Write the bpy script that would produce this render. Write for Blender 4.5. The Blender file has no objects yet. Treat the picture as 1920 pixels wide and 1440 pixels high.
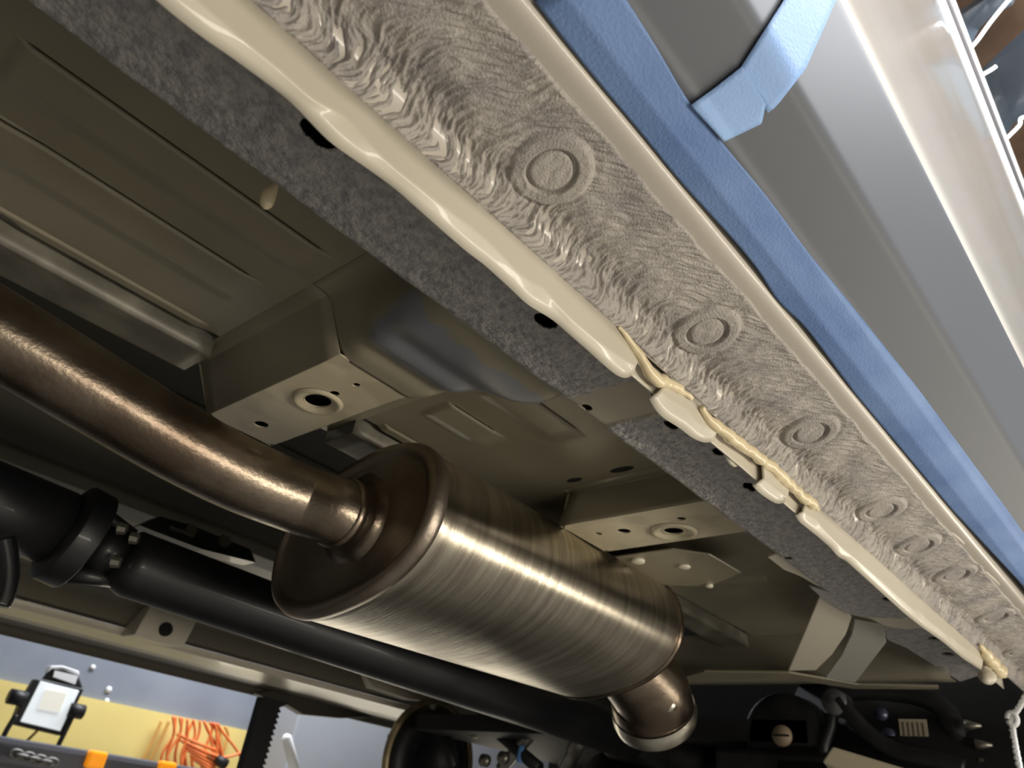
import bpy, bmesh, math, random
import numpy as np
from mathutils import Vector, Matrix
from mathutils.geometry import tessellate_polygon
random.seed(4)
SC = bpy.context.scene
COL = SC.collection

# ------------------------------------------------------------------ camera
# car frame: +x rearwards along the sill, +y inboard, +z up; the camera is a phone held low beside the sill
CX, CY = 960.0, 720.0
VX = np.array([2468., 1785.]); VY = np.array([-774., 1310.]); cc = np.array([CX, CY])
FPX = math.sqrt(-(VX - cc) @ (VY - cc))
dxx = np.array([*(VX - cc), FPX]); dxx /= np.linalg.norm(dxx)
dyy = np.array([*(VY - cc), FPX]); dyy /= np.linalg.norm(dyy)
dyy -= dxx * (dxx @ dyy); dyy /= np.linalg.norm(dyy)
dzz = np.cross(dxx, dyy)
cam = bpy.data.cameras.new('camera'); camo = bpy.data.objects.new('camera', cam); COL.objects.link(camo)
cam.sensor_width = 36.0; cam.lens = FPX / 1920 * 36.0
cam.clip_start = 0.01; cam.clip_end = 60
right = Vector((dxx[0], dyy[0], dzz[0])); down = Vector((dxx[1], dyy[1], dzz[1])); fwd = Vector((dxx[2], dyy[2], dzz[2]))
Mx = Matrix.Identity(4)
for i in range(3):
    Mx[i][0] = right[i]; Mx[i][1] = -down[i]; Mx[i][2] = -fwd[i]
camo.matrix_world = Mx
cam.dof.use_dof = True; cam.dof.focus_distance = 0.40; cam.dof.aperture_fstop = 16
SC.camera = camo

def ray(u, v):
    d = np.array([u - CX, v - CY, FPX]); return np.array([d @ dxx, d @ dyy, d @ dzz])
def at(u, v, **k):
    r = ray(u, v)
    for a, i in (('x', 0), ('y', 1), ('z', 2)):
        if a in k: return r * (k[a] / r[i])

# ------------------------------------------------------------------ world, lamps, exposure
SC.view_settings.view_transform = 'Standard'
SC.view_settings.look = 'None'
SC.view_settings.gamma = 1.0
SC.view_settings.exposure = 0.3
w = bpy.data.worlds.new('garage_air'); SC.world = w; w.use_nodes = True
w.node_tree.nodes['Background'].inputs[0].default_value = (0.62, 0.66, 0.75, 1)
w.node_tree.nodes['Background'].inputs[1].default_value = 0.02
GZ = -0.34       # garage floor height in the car frame
def area(name, loc, target, size, sy, power, col):
    l = bpy.data.lights.new(name, 'AREA'); l.shape = 'RECTANGLE'; l.size = size; l.size_y = sy
    l.energy = power; l.color = col
    o = bpy.data.objects.new(name, l); COL.objects.link(o); o.location = loc
    o.rotation_euler = (Vector(target) - Vector(loc)).to_track_quat('-Z', 'Y').to_euler()
    return o
area('shop_light_low', (0.55, -0.72, -0.10), (0.35, 0.25, 0.22), 1.1, 0.10, 6.6, (1.0, 0.92, 0.79))
area('muffler_band_fill', (2.1, -0.62, -0.27), (0.9, 0.3, 0.2), 1.5, 0.28, 12.0, (1.0, 0.92, 0.78))  # unseen light added and sized for the highlight band along the muffler
area('ceiling_light_tube', (0.9, -1.3, 1.75), (0.9, -0.2, 0.0), 1.8, 0.5, 75, (0.95, 0.97, 1.0))
area('ceiling_light_back', (2.0, 3.2, 1.75), (2.0, 3.4, 0.0), 2.0, 0.6, 72, (0.93, 0.96, 1.0))
area('muffler_glint_fill', (2.3, 2.5, -0.22), (0.6, 0.6, 0.2), 1.8, 0.35, 7.0, (1.0, 0.90, 0.70))  # unseen strip added for the highlight along the muffler's bottom edge

# ------------------------------------------------------------------ materials
def srgb(r, g, b):
    f = lambda c: ((c / 255 + 0.055) / 1.055) ** 2.4 if c > 10 else c / 255 / 12.92
    return (f(r), f(g), f(b), 1)
MATS = {}
def mat(name, col, rough=0.5, metal=0.0, var=None, vscale=20, bump=0, bscale=200, coat=0, stretch=(1, 1, 1), emit=None, estr=0, amt=0.5, lo=0.4, hi=0.6, spec=0.5, trans=0):
    if name in MATS: return MATS[name]
    m = bpy.data.materials.new(name); m.use_nodes = True
    nt = m.node_tree; b = nt.nodes['Principled BSDF']
    b.inputs['Base Color'].default_value = col; b.inputs['Roughness'].default_value = rough
    b.inputs['Metallic'].default_value = metal; b.inputs['Coat Weight'].default_value = coat
    b.inputs['Specular IOR Level'].default_value = spec
    b.inputs['Transmission Weight'].default_value = trans
    b.inputs['Coat Roughness'].default_value = 0.05
    if emit:
        b.inputs['Emission Color'].default_value = emit; b.inputs['Emission Strength'].default_value = estr
    tc = nt.nodes.new('ShaderNodeTexCoord'); mp = nt.nodes.new('ShaderNodeMapping')
    mp.inputs['Scale'].default_value = stretch
    nt.links.new(tc.outputs['Object'], mp.inputs['Vector'])
    if var:
        n = nt.nodes.new('ShaderNodeTexNoise'); n.inputs['Scale'].default_value = vscale; n.inputs['Detail'].default_value = 6
        nt.links.new(mp.outputs[0], n.inputs['Vector'])
        r = nt.nodes.new('ShaderNodeMapRange'); r.inputs[1].default_value = lo; r.inputs[2].default_value = hi
        nt.links.new(n.outputs['Fac'], r.inputs[0])
        mul = nt.nodes.new('ShaderNodeMath'); mul.operation = 'MULTIPLY'; mul.inputs[1].default_value = amt
        nt.links.new(r.outputs[0], mul.inputs[0])
        mx = nt.nodes.new('ShaderNodeMix'); mx.data_type = 'RGBA'
        mx.inputs['A'].default_value = col; mx.inputs['B'].default_value = var
        nt.links.new(mul.outputs[0], mx.inputs['Factor']); nt.links.new(mx.outputs['Result'], b.inputs['Base Color'])
    if bump:
        n2 = nt.nodes.new('ShaderNodeTexNoise'); n2.inputs['Scale'].default_value = bscale; n2.inputs['Detail'].default_value = 5
        nt.links.new(mp.outputs[0], n2.inputs['Vector'])
        bp = nt.nodes.new('ShaderNodeBump'); bp.inputs['Strength'].default_value = bump; bp.inputs['Distance'].default_value = 0.001
        nt.links.new(n2.outputs['Fac'], bp.inputs['Height']); nt.links.new(bp.outputs[0], b.inputs['Normal'])
    MATS[name] = m; return m

PAINT = mat('beige_primer_paint', srgb(206, 199, 182), 0.42, coat=0.25, var=srgb(196, 188, 170), vscale=9, amt=0.6, bump=0.05, bscale=900)
PAINTD = mat('underbody_paint', srgb(136, 129, 110), 0.30, var=srgb(128, 122, 104), vscale=14, amt=0.7, bump=0.06, bscale=500)
STRIP = mat('rocker_paint', srgb(186, 178, 166), 0.38, coat=0.3, var=srgb(178, 171, 160), vscale=7, bump=0.04, bscale=900)
COAT = mat('stone_guard', srgb(166, 160, 152), 0.5, var=srgb(122, 117, 119), vscale=45, amt=0.8, lo=0.45, hi=0.75, bump=0.7, bscale=900)
SILLC = mat('sprayed_underseal', srgb(172, 168, 163), 0.6, var=srgb(136, 134, 137), vscale=170, amt=0.8, bump=1.0, bscale=800)
SEAL = mat('cream_seam_sealer', srgb(226, 210, 172), 0.35, coat=0.3, var=srgb(212, 194, 156), vscale=80)
BLACK = mat('black_hollow', srgb(14, 16, 20), 0.8)
BLUE = mat('blue_masking_tape', srgb(102, 132, 184), 0.62, var=srgb(126, 156, 204), vscale=14, amt=0.6, bump=0.35, bscale=700)
CLAD = mat('grey_lower_cladding', srgb(94, 97, 103), 0.5, var=srgb(88, 92, 98), vscale=4, spec=.3)
SKIN = mat('beige_glossy_paint', srgb(238, 238, 236), 0.17, coat=.8, var=srgb(224, 220, 206), vscale=3, stretch=(1, 1, 4), bump=0.05, bscale=24)
CHROME = mat('bright_trim', srgb(250, 250, 250), 0.3, 0.2)
DGREY = mat('dark_rubber_trim', srgb(70, 70, 74), 0.3)

# ------------------------------------------------------------------ object helpers
def setp(o, label=None, cat=None, group=None, kind=None):
    if label: o['label'] = label
    if cat: o['category'] = cat
    if group: o['group'] = group
    if kind: o['kind'] = kind
    return o
def thing(name, loc, label, cat, group=None):
    o = bpy.data.objects.new(name, None); COL.objects.link(o); o.location = loc; o.empty_display_size = 0.05
    return setp(o, label, cat, group)
def rootloc(p):
    v = Vector((0, 0, 0))
    while p is not None:
        v = v + Vector(p.location); p = p.parent
    return v
def mesh(name, V, F, m, parent=None, smooth=False, solid=0, bevel=0, off=-1):
    off0 = rootloc(parent)
    me = bpy.data.meshes.new(name)
    V = np.asarray(V, dtype=float) - np.array(off0)
    me.from_pydata(V.tolist(), [], [tuple(int(i) for i in f) for f in F])
    me.materials.append(m)
    bm = bmesh.new(); bm.from_mesh(me)
    if not solid: bmesh.ops.recalc_face_normals(bm, faces=bm.faces)
    bm.to_mesh(me); bm.free()
    if smooth:
        me.polygons.foreach_set('use_smooth', [True] * len(me.polygons))
    o = bpy.data.objects.new(name, me); COL.objects.link(o)
    if parent is not None: o.parent = parent
    if solid:
        s = o.modifiers.new('thickness', 'SOLIDIFY'); s.thickness = solid; s.offset = off
    if bevel:
        b = o.modifiers.new('edge', 'BEVEL'); b.width = bevel; b.segments = 2; b.limit_method = 'ANGLE'
    me.update(); return o
class MB:
    def __init__(s): s.V = []; s.F = []
    def add(s, V, F):
        n = len(s.V); s.V += [tuple(map(float, v)) for v in V]; s.F += [tuple(i + n for i in f) for f in F]; return s
    def box(s, a, b):
        x0, y0, z0 = a; x1, y1, z1 = b
        V = [(x0, y0, z0), (x1, y0, z0), (x1, y1, z0), (x0, y1, z0), (x0, y0, z1), (x1, y0, z1), (x1, y1, z1), (x0, y1, z1)]
        return s.add(V, [(0, 3, 2, 1), (4, 5, 6, 7), (0, 1, 5, 4), (1, 2, 6, 5), (2, 3, 7, 6), (3, 0, 4, 7)])
    def tube(s, pts, rad, n=24, cap=True, lump=0):
        pts = [np.array(p, float) for p in pts]
        if not hasattr(rad, '__len__'): rad = [rad] * len(pts)
        V = []; F = []
        t0 = pts[1] - pts[0]; t0 /= np.linalg.norm(t0)
        up = np.array([0, 0, 1.]) if abs(t0[2]) < .9 else np.array([0, 1., 0])
        a = np.cross(t0, up); a /= np.linalg.norm(a)
        for i, p in enumerate(pts):
            t = pts[min(i + 1, len(pts) - 1)] - pts[max(i - 1, 0)]
            if np.linalg.norm(t) < 1e-9: t = t0
            t /= np.linalg.norm(t)
            a = a - t * (a @ t); a /= np.linalg.norm(a); b = np.cross(t, a)
            for k in range(n):
                an = 2 * math.pi * k / n
                r = rad[i] * (1 + lump * random.uniform(-1, 1))
                V.append(p + (a * math.cos(an) + b * math.sin(an)) * r)
        for i in range(len(pts) - 1):
            for k in range(n):
                k2 = (k + 1) % n
                F.append((i * n + k, i * n + k2, (i + 1) * n + k2, (i + 1) * n + k))
        if cap:
            F.append(tuple(range(n - 1, -1, -1))); F.append(tuple((len(pts) - 1) * n + k for k in range(n)))
        return s.add(V, F)
    def build(s, name, m, parent=None, smooth=False, bevel=0, **k):
        return mesh(name, s.V, s.F, m, parent, smooth, bevel=bevel, **k)
def grid(name, P, m, parent=None, smooth=True, solid=0, keep=None, off=-1, flip=False):
    """P[i][j] -> xyz array (n,m,3)"""
    n, k = P.shape[:2]
    i, j = np.meshgrid(np.arange(n - 1), np.arange(k - 1), indexing='ij')
    a = (i * k + j).ravel(); F = np.stack([a, a + 1, a + k + 1, a + k], 1)
    if flip: F = F[:, ::-1]
    if keep is not None: F = F[keep.ravel()]
    V = P.reshape(-1, 3) - np.array(rootloc(parent))
    me = bpy.data.meshes.new(name)
    me.vertices.add(len(V)); me.vertices.foreach_set('co', V.astype(np.float32).ravel())
    me.loops.add(F.size); me.loops.foreach_set('vertex_index', F.astype(np.int32).ravel())
    me.polygons.add(len(F)); me.polygons.foreach_set('loop_start', np.arange(0, F.size, 4, dtype=np.int32))
    me.update(calc_edges=True); me.validate()
    if smooth: me.polygons.foreach_set('use_smooth', np.ones(len(me.polygons), dtype=bool))
    me.materials.append(m)
    o = bpy.data.objects.new(name, me); COL.objects.link(o)
    if parent is not None: o.parent = parent
    if solid:
        s = o.modifiers.new('thickness', 'SOLIDIFY'); s.thickness = solid; s.offset = off
    return o
def circ(cx, cy, rx, ry=None, n=24, rot=0):
    ry = ry or rx
    return [(cx + math.cos(t) * rx * math.cos(rot) - math.sin(t) * ry * math.sin(rot), cy + math.cos(t) * rx * math.sin(rot) + math.sin(t) * ry * math.cos(rot)) for t in [2 * math.pi * k / n for k in range(n)]]
def plate(outer, holes, fn, fn2):
    """polygon with holes; fn maps (a,b) to the lower face, fn2 to the upper one; walls on every rim"""
    loops = [outer] + holes
    tri = tessellate_polygon([[Vector((p[0], p[1], 0)) for p in l] for l in loops])
    flat = [p for l in loops for p in l]; n = len(flat)
    V = [fn(*p) for p in flat] + [fn2(*p) for p in flat]
    F = [tuple(t) for t in tri] + [tuple(i + n for i in t[::-1]) for t in tri]
    s = 0
    for l in loops:
        for k in range(len(l)):
            a = s + k; b = s + (k + 1) % len(l); F.append((a, b, b + n, a + n))
        s += len(l)
    return V, F

def curve(P, n=60):
    P = [np.array(p, float) for p in P]; P = [2 * P[0] - P[1]] + P + [2 * P[-1] - P[-2]]; out = []
    for i in range(1, len(P) - 2):
        for t_ in np.linspace(0, 1, n, endpoint=False):
            a, b, c, d_ = P[i - 1:i + 3]
            out.append(.5 * ((2 * b) + (-a + c) * t_ + (2 * a - 5 * b + 4 * c - d_) * t_ ** 2 + (-a + 3 * b - 3 * c + d_) * t_ ** 3))
    out.append(P[-2]); return out

# value noise for real relief
def vnoise(x, y, seed=0):
    x = np.asarray(x, float); y = np.asarray(y, float)
    xi = np.floor(x).astype(np.int64); yi = np.floor(y).astype(np.int64); fx = x - xi; fy = y - yi
    fx = fx * fx * (3 - 2 * fx); fy = fy * fy * (3 - 2 * fy)
    def h(a, b):
        v = (a * 374761393 + b * 668265263 + seed * 1442695041) & 0x7fffffff
        v = ((v ^ (v >> 13)) * 1274126177) & 0x7fffffff
        return ((v ^ (v >> 16)) & 0xffff) / 65535.0
    return (h(xi, yi) * (1 - fx) + h(xi + 1, yi) * fx) * (1 - fy) + (h(xi, yi + 1) * (1 - fx) + h(xi + 1, yi + 1) * fx) * fy
def sm(a, b, x):
    t = np.clip((x - a) / (b - a), 0, 1); return t * t * (3 - 2 * t)

# ================================================================== CAR
car = thing('car', (0.5, 0.9, 0.2), 'beige car body seen from below, with ribbed floor, sill, seam flange and closed door side', 'car')

# ---- outer rocker underside -------------------------------------------------
prof = np.array([(.1772, .2135), (.1758, .2168), (.1738, .2215), (.1712, .2262), (.1670, .2290), (.1610, .2297), (.1540, .2310), (.1450, .2338), (.1360, .2362), (.1280, .2378), (.1218, .2385), (.1196, .2392), (.1180, .2412), (.1172, .245), (.1170, .262), (.1170, .30)])
seg = np.r_[0, np.cumsum(np.linalg.norm(np.diff(prof, axis=0), axis=1))]
def P2(s):
    y = np.interp(s, seg, prof[:, 0]); z = np.interp(s, seg, prof[:, 1]); return y, z
# smooth the profile by averaging
def P2s(s):
    ys = 0; zs = 0; ws = 0
    for d, wt in ((-.004, 1), (-.002, 2), (0, 3), (.002, 2), (.004, 1)):
        y, z = P2(np.clip(s + d, 0, seg[-1])); ys = ys + y * wt; zs = zs + z * wt; ws += wt
    return ys / ws, zs / ws
def xgrid(x0, x1, n, g=2.2):
    t = np.linspace(0, 1, n); return x0 + (x1 - x0) * (np.exp(g * t) - 1) / (math.exp(g) - 1)
XR = 1.10
rx = np.linspace(-.25, XR, 60); rs = np.r_[np.linspace(0, seg[-1], 90)]
A, B = np.meshgrid(rx, rs, indexing='ij'); y, z = P2s(B)
rock = grid('rocker_panel', np.stack([A, y, z + 0.0], -1), STRIP, car, solid=.001, off=1)
PL = [(.1556, .1518), (.2851, .1526), (.4095, .1507), (.5396, .1533), (.6177, .1518), (.6982, .1467), (.8282, .1468), (.9562, .1535)]
def s_of_y(yv):
    ss = np.linspace(seg[4], seg[10], 400); yy, _ = P2s(ss); return float(ss[np.argmin(abs(yy - yv))])
PLs = [(x, s_of_y(yv)) for x, yv in PL]
S_EDGE = s_of_y(.1283)
NX, NS = 1700, 120
gx = xgrid(-.06, XR - .02, NX, 1.6); gt = np.linspace(0, 1, NS)
def s_edge(x):
    e = S_EDGE + .0012 * (vnoise(x / .02, x * 0, 3) - .5) + .0007 * (vnoise(x / .004, x * 0, 5) - .5) - .0005 * x * 0
    for px, ps in PLs:
        r = .0215; d = np.clip(r * r - (x - px - .004) ** 2, 0, None) ** .5
        e = np.maximum(e, np.where(d > 0, ps + d * .95, 0))
    return e
se = s_edge(gx)
k = np.ones(9) / 9; se = np.convolve(np.pad(se, 4, 'edge'), k, 'valid')
X = np.repeat(gx[:, None], NS, 1); S = gt[None, :] * se[:, None] + 0.0006
s_val = seg[3] + .002
# strand skew g(s): wall + , valley - , slope +
ss_ = np.linspace(0, .07, 281); g0 = np.interp(ss_, [0, seg[2] - .001, seg[4] + .001, seg[5] + .001, seg[6] + .004, .07], [0, .0055, .0005, -.001, .004, .036])
for _ in range(60): g0[1:-1] = (g0[:-2] + 2 * g0[1:-1] + g0[2:]) / 4
gs = np.interp(S, ss_, g0)
wob = .007 * (vnoise(X / .018, S / .020, 11) - .5) + .0035 * (vnoise(X / .008, S / .010, 12) - .5)
q = X - gs + wob
val = np.exp(-((S - .0105) / .0095) ** 2)
fine = vnoise(q / .0013, S / .0045, 1) - .5 + .7 * (vnoise(q / .0008, S / .0026, 2) - .5)
fib = vnoise(q / .0024, S / .012, 4) - .5
scal = np.abs(vnoise(q / .0045, S / .011, 7) - .5) * 2
big = vnoise(X / .02, S / .012, 9) - .5
H = .0012 + .0012 * fine + .0010 * fib + val * (.0008 * fine + .0015 * fib + .0010 * (scal - .5)) + .0012 * big
plugmask = np.ones_like(X)
for i, (px, ps) in enumerate(PLs):
    a = math.hypot(1, 0); d = np.sqrt((X - px) ** 2 + (S - ps) ** 2)
    R, r = .0168, .0102
    boss = sm(R + .0012, R - .0018, d)
    calm = .25 + .75 * (1 - boss)
    H = H * calm + boss * .0022
    H -= sm(r + .0009, r - .0002, d) * .0028
    H -= sm(R - .0, R + .001, d) * sm(R + .005, R + .001, d) * .0006
edge = sm(1.0, .985, gt)[None, :] * np.ones_like(X); H = H * edge
H *= sm(0, .012, gt)[None, :] * .8 + .2
# long range: calmer far away
y, z = P2s(S); y2, z2 = P2s(S + .0005)
ty = y2 - y; tz = z2 - z; L = np.hypot(ty, tz) + 1e-12
ny = tz / L * -1; nz = ty / L      # outward = down / outboard
sgn = np.where(nz < 0, 1, 1)
chk = np.sign((ny * -0.5 + nz * -1)); chk[chk == 0] = 1
ny *= chk; nz *= chk
coat = grid('stone_guard_coating', np.stack([X, y + ny * H, z + nz * H], -1), COAT, rock)
# plugs
for i, (px, ps) in enumerate(PLs):
    py, pz = P2s(np.array([ps]))
    py2, pz2 = P2s(np.array([ps + .001])); t = np.array([0, py2[0] - py[0], pz2[0] - pz[0]]); t /= np.linalg.norm(t)
    nn = np.cross(np.array([1, 0, 0]), t); nn = nn if nn[2] < 0 else -nn
    ex = np.array([1, 0, 0.]); c0 = np.array([px, py[0], pz[0]]) - nn * .0012
    V = []; F = []; n = 40
    tilt = .05 + .04 * (i % 3)
    rings = [(0, .0026)] + [(.001 * k_, .0026) for k_ in range(1, 9)] + [(.0087, .0022), (.0092, .0014), (.0092, -.001)]
    for rr, hh in rings:
        for kk in range(n):
            an = 2 * math.pi * kk / n
            q2 = rr * (1 + .01 * math.sin(5 * an + i)); lump = .0006 * (float(vnoise(q2 * math.cos(an) / .0022, q2 * math.sin(an) / .004, i)) - .5)
            V.append(c0 + ex * q2 * math.cos(an) + t * q2 * math.sin(an) + nn * (hh + lump + q2 * math.cos(an + .8) * tilt))
    for a in range(len(rings) - 1):
        for kk in range(n):
            k2 = (kk + 1) % n; F.append((a * n + kk, a * n + k2, (a + 1) * n + k2, (a + 1) * n + kk))
    mesh('rubber_plug', V, F, COAT, rock, True)
# pale sealer touches along the coating edge
for u, v, ln in [(1215, 385, .008), (1457, 657, .008), (1675, 893, .012), (1860, 1085, .02), (1795, 1010, .014), (875, 15, .011)]:
    p = at(u, v, z=.2378); mb = MB(); pts = [p + np.array([d * ln, -d * .001, 0]) for d in (-1, -.92, -.8, 0, .8, .92, 1)]
    mb.tube(pts, [.0002, .001, .0016, .0018, .0016, .001, .0002], 10)
    o = mb.build('sealer_touch', mat('pale_sealer', srgb(206, 198, 184), .3), rock, True)
    for vv in o.data.vertices: vv.co.z = (vv.co.z + .2 - .2378) * .35 + .2378 - .2

# ---- pinch weld flange in pieces ---------------------------------------------
YT, YR = .1805, .1768
def flange(tip, ridge, root, x1=None, nm='flange_tab', first=False):
    T = np.array([at(u, v, y=YT) for u, v in tip]); Rr = np.array([at(u, v, y=YR) for u, v in ridge]); Ro = np.array([at(u, v, y=YR) for u, v in root])
    n = max(8, int((T[-1, 0] - T[0, 0]) / .0025))
    def rsmp(P):
        d = np.r_[0, np.cumsum(np.linalg.norm(np.diff(P, axis=0), axis=1))]; t = np.linspace(0, d[-1], n)
        Q = np.stack([np.interp(t, d, P[:, k]) for k in range(3)], 1)
        for _ in range(3): Q[1:-1] = (Q[:-2] + 2 * Q[1:-1] + Q[2:]) / 4
        return Q
    T, Rr, Ro = rsmp(T), rsmp(Rr), rsmp(Ro)
    Ro[:, 2] += .0015
    rows = []
    e = .0006
    dT = (T - Rr); dT /= np.linalg.norm(dT, axis=1)[:, None]; dR = (Ro - Rr); dR /= np.linalg.norm(dR, axis=1)[:, None]
    rows = [T + np.array([0, .0008, .0009]), T, T * .5 + Rr * .5, Rr + dT * e * 3, Rr + dT * e * 1.2]
    for a in (.75, .5, .25): rows.append(Rr + dT * e * a * a * 1.2 + dR * e * (1 - a) ** 2 * 1.2)
    rows += [Rr + dR * e * 1.2, Rr + dR * e * 3, Rr * .5 + Ro * .5, Ro]
    return grid(nm, np.stack(rows, 1), PAINT, car, solid=.0012, off=0)
flange([(180, -115), (295, 0), (372, 62), (437, 106), (540, 182), (620, 266), (700, 321), (740, 350), (834, 434), (885, 478), (900, 487), (915, 500), (962, 543), (988, 569), (1038, 598), (1070, 627), (1108, 660), (1135, 685), (1157, 703), (1172, 709), (1188, 700)],
       [(255, -95), (368, 0), (455, 75), (540, 146), (588, 192), (628, 207), (665, 235), (692, 270), (743, 321), (820, 380), (910, 448), (984, 525), (1020, 540), (1038, 565), (1068, 598), (1130, 648), (1190, 688)],
       [(345, -95), (466, 0), (546, 73), (633, 157), (728, 241), (837, 335), (947, 419), (1020, 481), (1052, 516), (1097, 554), (1135, 590), (1165, 622), (1185, 650), (1198, 675)])
flange([(1218, 747), (1225, 762), (1240, 780), (1276, 802), (1298, 820), (1320, 829), (1337, 826)],
       [(1236, 733), (1258, 752), (1287, 766), (1305, 791), (1342, 811)], [(1247, 722), (1283, 738), (1305, 753), (1327, 782), (1347, 804)])
flange([(1413, 910), (1420, 920), (1439, 934), (1457, 944), (1474, 940)], [(1431, 897), (1445, 909), (1457, 919), (1475, 934)],
       [(1429, 871), (1445, 882), (1460, 894), (1481, 911)])
flange([(1492, 966), (1497, 976), (1530, 1002), (1559, 1027), (1570, 1042), (1585, 1049), (1625, 1085), (1698, 1151), (1730, 1176), (1767, 1202), (1807, 1235), (1840, 1256)],
       [(1504, 960), (1533, 976), (1537, 987), (1566, 1016), (1647, 1085), (1712, 1144), (1727, 1147), (1730, 1155), (1774, 1191), (1784, 1193), (1790, 1202), (1811, 1217), (1842, 1238)],
       [(1508, 950), (1541, 957), (1606, 1004), (1676, 1062), (1701, 1091), (1749, 1134), (1803, 1182), (1840, 1218), (1856, 1242)])
# thin inner flange seen between the tabs, with a rounded tab of its own
a0 = .10
mb = MB(); n = 90; xs = np.linspace(.0, .99, n)
rows = np.stack([np.stack([xs, np.full(n, .1812), np.full(n, zz) + .0007 * (vnoise(xs / .012, xs * 0, 8) - .5)], 1) for zz in (.2003, .2012, .2080, .2150, .2180)], 1)
grid('inner_flange', rows, PAINT, car, solid=.0012, off=0)
tb = [(1360, 845), (1366, 858), (1372, 868), (1380, 875), (1386, 874), (1390, 867), (1388, 862)]
V, F = plate([(at(u, v, y=.182)[0], at(u, v, y=.182)[2]) for u, v in tb], [], lambda a, b: (a, .1826, b), lambda a, b: (a, .1838, b))
mesh('flange_tab', V, F, PAINT, car)
# seam sealer bead, lumpy
def bead(px, r, yv, nm='sealant_bead', lump=.25, seed=0):
    P = np.array([at(u, v, y=yv) for u, v in px]); d = np.r_[0, np.cumsum(np.linalg.norm(np.diff(P, axis=0), axis=1))]
    n = int(d[-1] / .0009); t = np.linspace(0, d[-1], n); Q = np.stack([np.interp(t, d, P[:, k]) for k in range(3)], 1)
    for _ in range(6): Q[1:-1] = (Q[:-2] + 2 * Q[1:-1] + Q[2:]) / 4
    rr = np.interp(t, d, r) * (1 + lump * (vnoise(t / .0055, t * 0, seed) - .5) * 2 + lump * .5 * (vnoise(t / .0025, t * 0, seed + 1) - .5))
    Q[:, 2] += .0012 * (vnoise(t / .006, t * 0, seed + 5) - .5); Q[:, 1] += .001 * (vnoise(t / .005, t * 0, seed + 6) - .5)
    mb = MB(); mb.tube(Q, list(rr), 14); return mb.build(nm, SEAL, car, True)
bead([(1160, 612), (1172, 626), (1185, 642), (1197, 662), (1208, 682), (1220, 700), (1236, 716), (1246, 712), (1266, 725), (1285, 738), (1296, 748)],
     [.0009, .0016, .0022, .0026, .003, .0035, .0037, .003, .0032, .0018, .0012], .1752, seed=3)
bead([(1314, 762), (1332, 788), (1351, 803), (1370, 820), (1395, 838), (1420, 856), (1445, 873), (1470, 897), (1495, 922), (1522, 945), (1536, 955)],
     [.0015, .0026, .0036, .0034, .0033, .0032, .0034, .0036, .0037, .0036, .0012], .1745, seed=9, lump=.16)
bead([(1838, 1208), (1848, 1225), (1862, 1245), (1876, 1262), (1884, 1268)], [.001, .004, .0055, .006, .002], .172, seed=19, lump=.4)
bead([(1846, 1248), (1850, 1260), (1851, 1270), (1848, 1276)], [.002, .006, .009, .003], .178, seed=29, lump=.1).data.materials[0] = PAINT

# ---- inner sill underside ------------------------------------------------------
ZS = .2195
holes_px = [(600, 247, .0085, .0055), (1024, 596, .0075, .005), (1100, 763, .0040, .0028), (1234, 740, .0055, .0035), (1258, 793, .006, .0035), (1349, 843, .0055, .004), (1406, 909, .0075, .0042), (1393, 1003, .008, .0035), (1477, 1043, .005, .003), (1590, 1078, .009, .0055), (1667, 1124, .007, .006), (1752, 1198, .008, .006), (1778, 1227, .009, .006)]
sillx = np.linspace(-.35, .675, 2000); yprof = np.r_[np.linspace(.1795, .241, 120), .2430, .2447, .2458, .2464, .2466, .2466]
zprof = np.r_[np.full(120, ZS), ZS + .0003, ZS + .0012, ZS + .0028, ZS + .0048, ZS + .008, ZS + .056]
Xs = np.repeat(sillx[:, None], len(yprof), 1); Ys = np.repeat(yprof[None, :], len(sillx), 0); Zs = np.repeat(zprof[None, :], len(sillx), 0)
Xs0, Ys0 = Xs.copy(), Ys.copy()
msk_bare = sm(.288, .291, Xs + .006 * (vnoise(Xs / .01, Ys / .01, 31) - .5)) * sm(.329, .326, Xs + .006 * (vnoise(Xs / .01, Ys / .01, 33) - .5))
rough = (.0009 * (vnoise(Xs / .0022, Ys / .0022, 21) - .5) + .0006 * (vnoise(Xs / .0011, Ys / .0011, 22) - .5) + .0014 * (vnoise(Xs / .02, Ys / .012, 23) - .5))
top = sm(ZS + .02, ZS + .002, Zs)
flatm = sm(ZS + .003, ZS, Zs)
Zs = Zs - (rough + .0012) * flatm * (1 - msk_bare)
keep = np.ones((len(sillx) - 1, len(yprof) - 1), bool)
for u, v, a, b in holes_px[:9]:
    p = at(u, v, z=ZS); ux = (Xs0 - p[0]) / a; uy = (Ys0 - p[1]) / b; d = np.hypot(ux, uy)
    near = (d < 1.22) & (d > .7); f = np.where(near, 1 / np.maximum(d, .01), 1)
    ins = d < .98
    snap = (d >= .93) & (d < 1.1)
    Xs = np.where(snap, p[0] + ux / np.maximum(d, .01) * a, Xs); Ys = np.where(snap, p[1] + uy / np.maximum(d, .01) * b, Ys)
    inner = d < .93
    kf = inner[:-1, :-1] | inner[1:, 1:] | inner[1:, :-1] | inner[:-1, 1:]
    keep &= ~kf
sill = grid('inner_sill', np.stack([Xs, Ys, Zs], -1), SILLC, car, keep=keep, solid=.0009, off=0)
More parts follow.
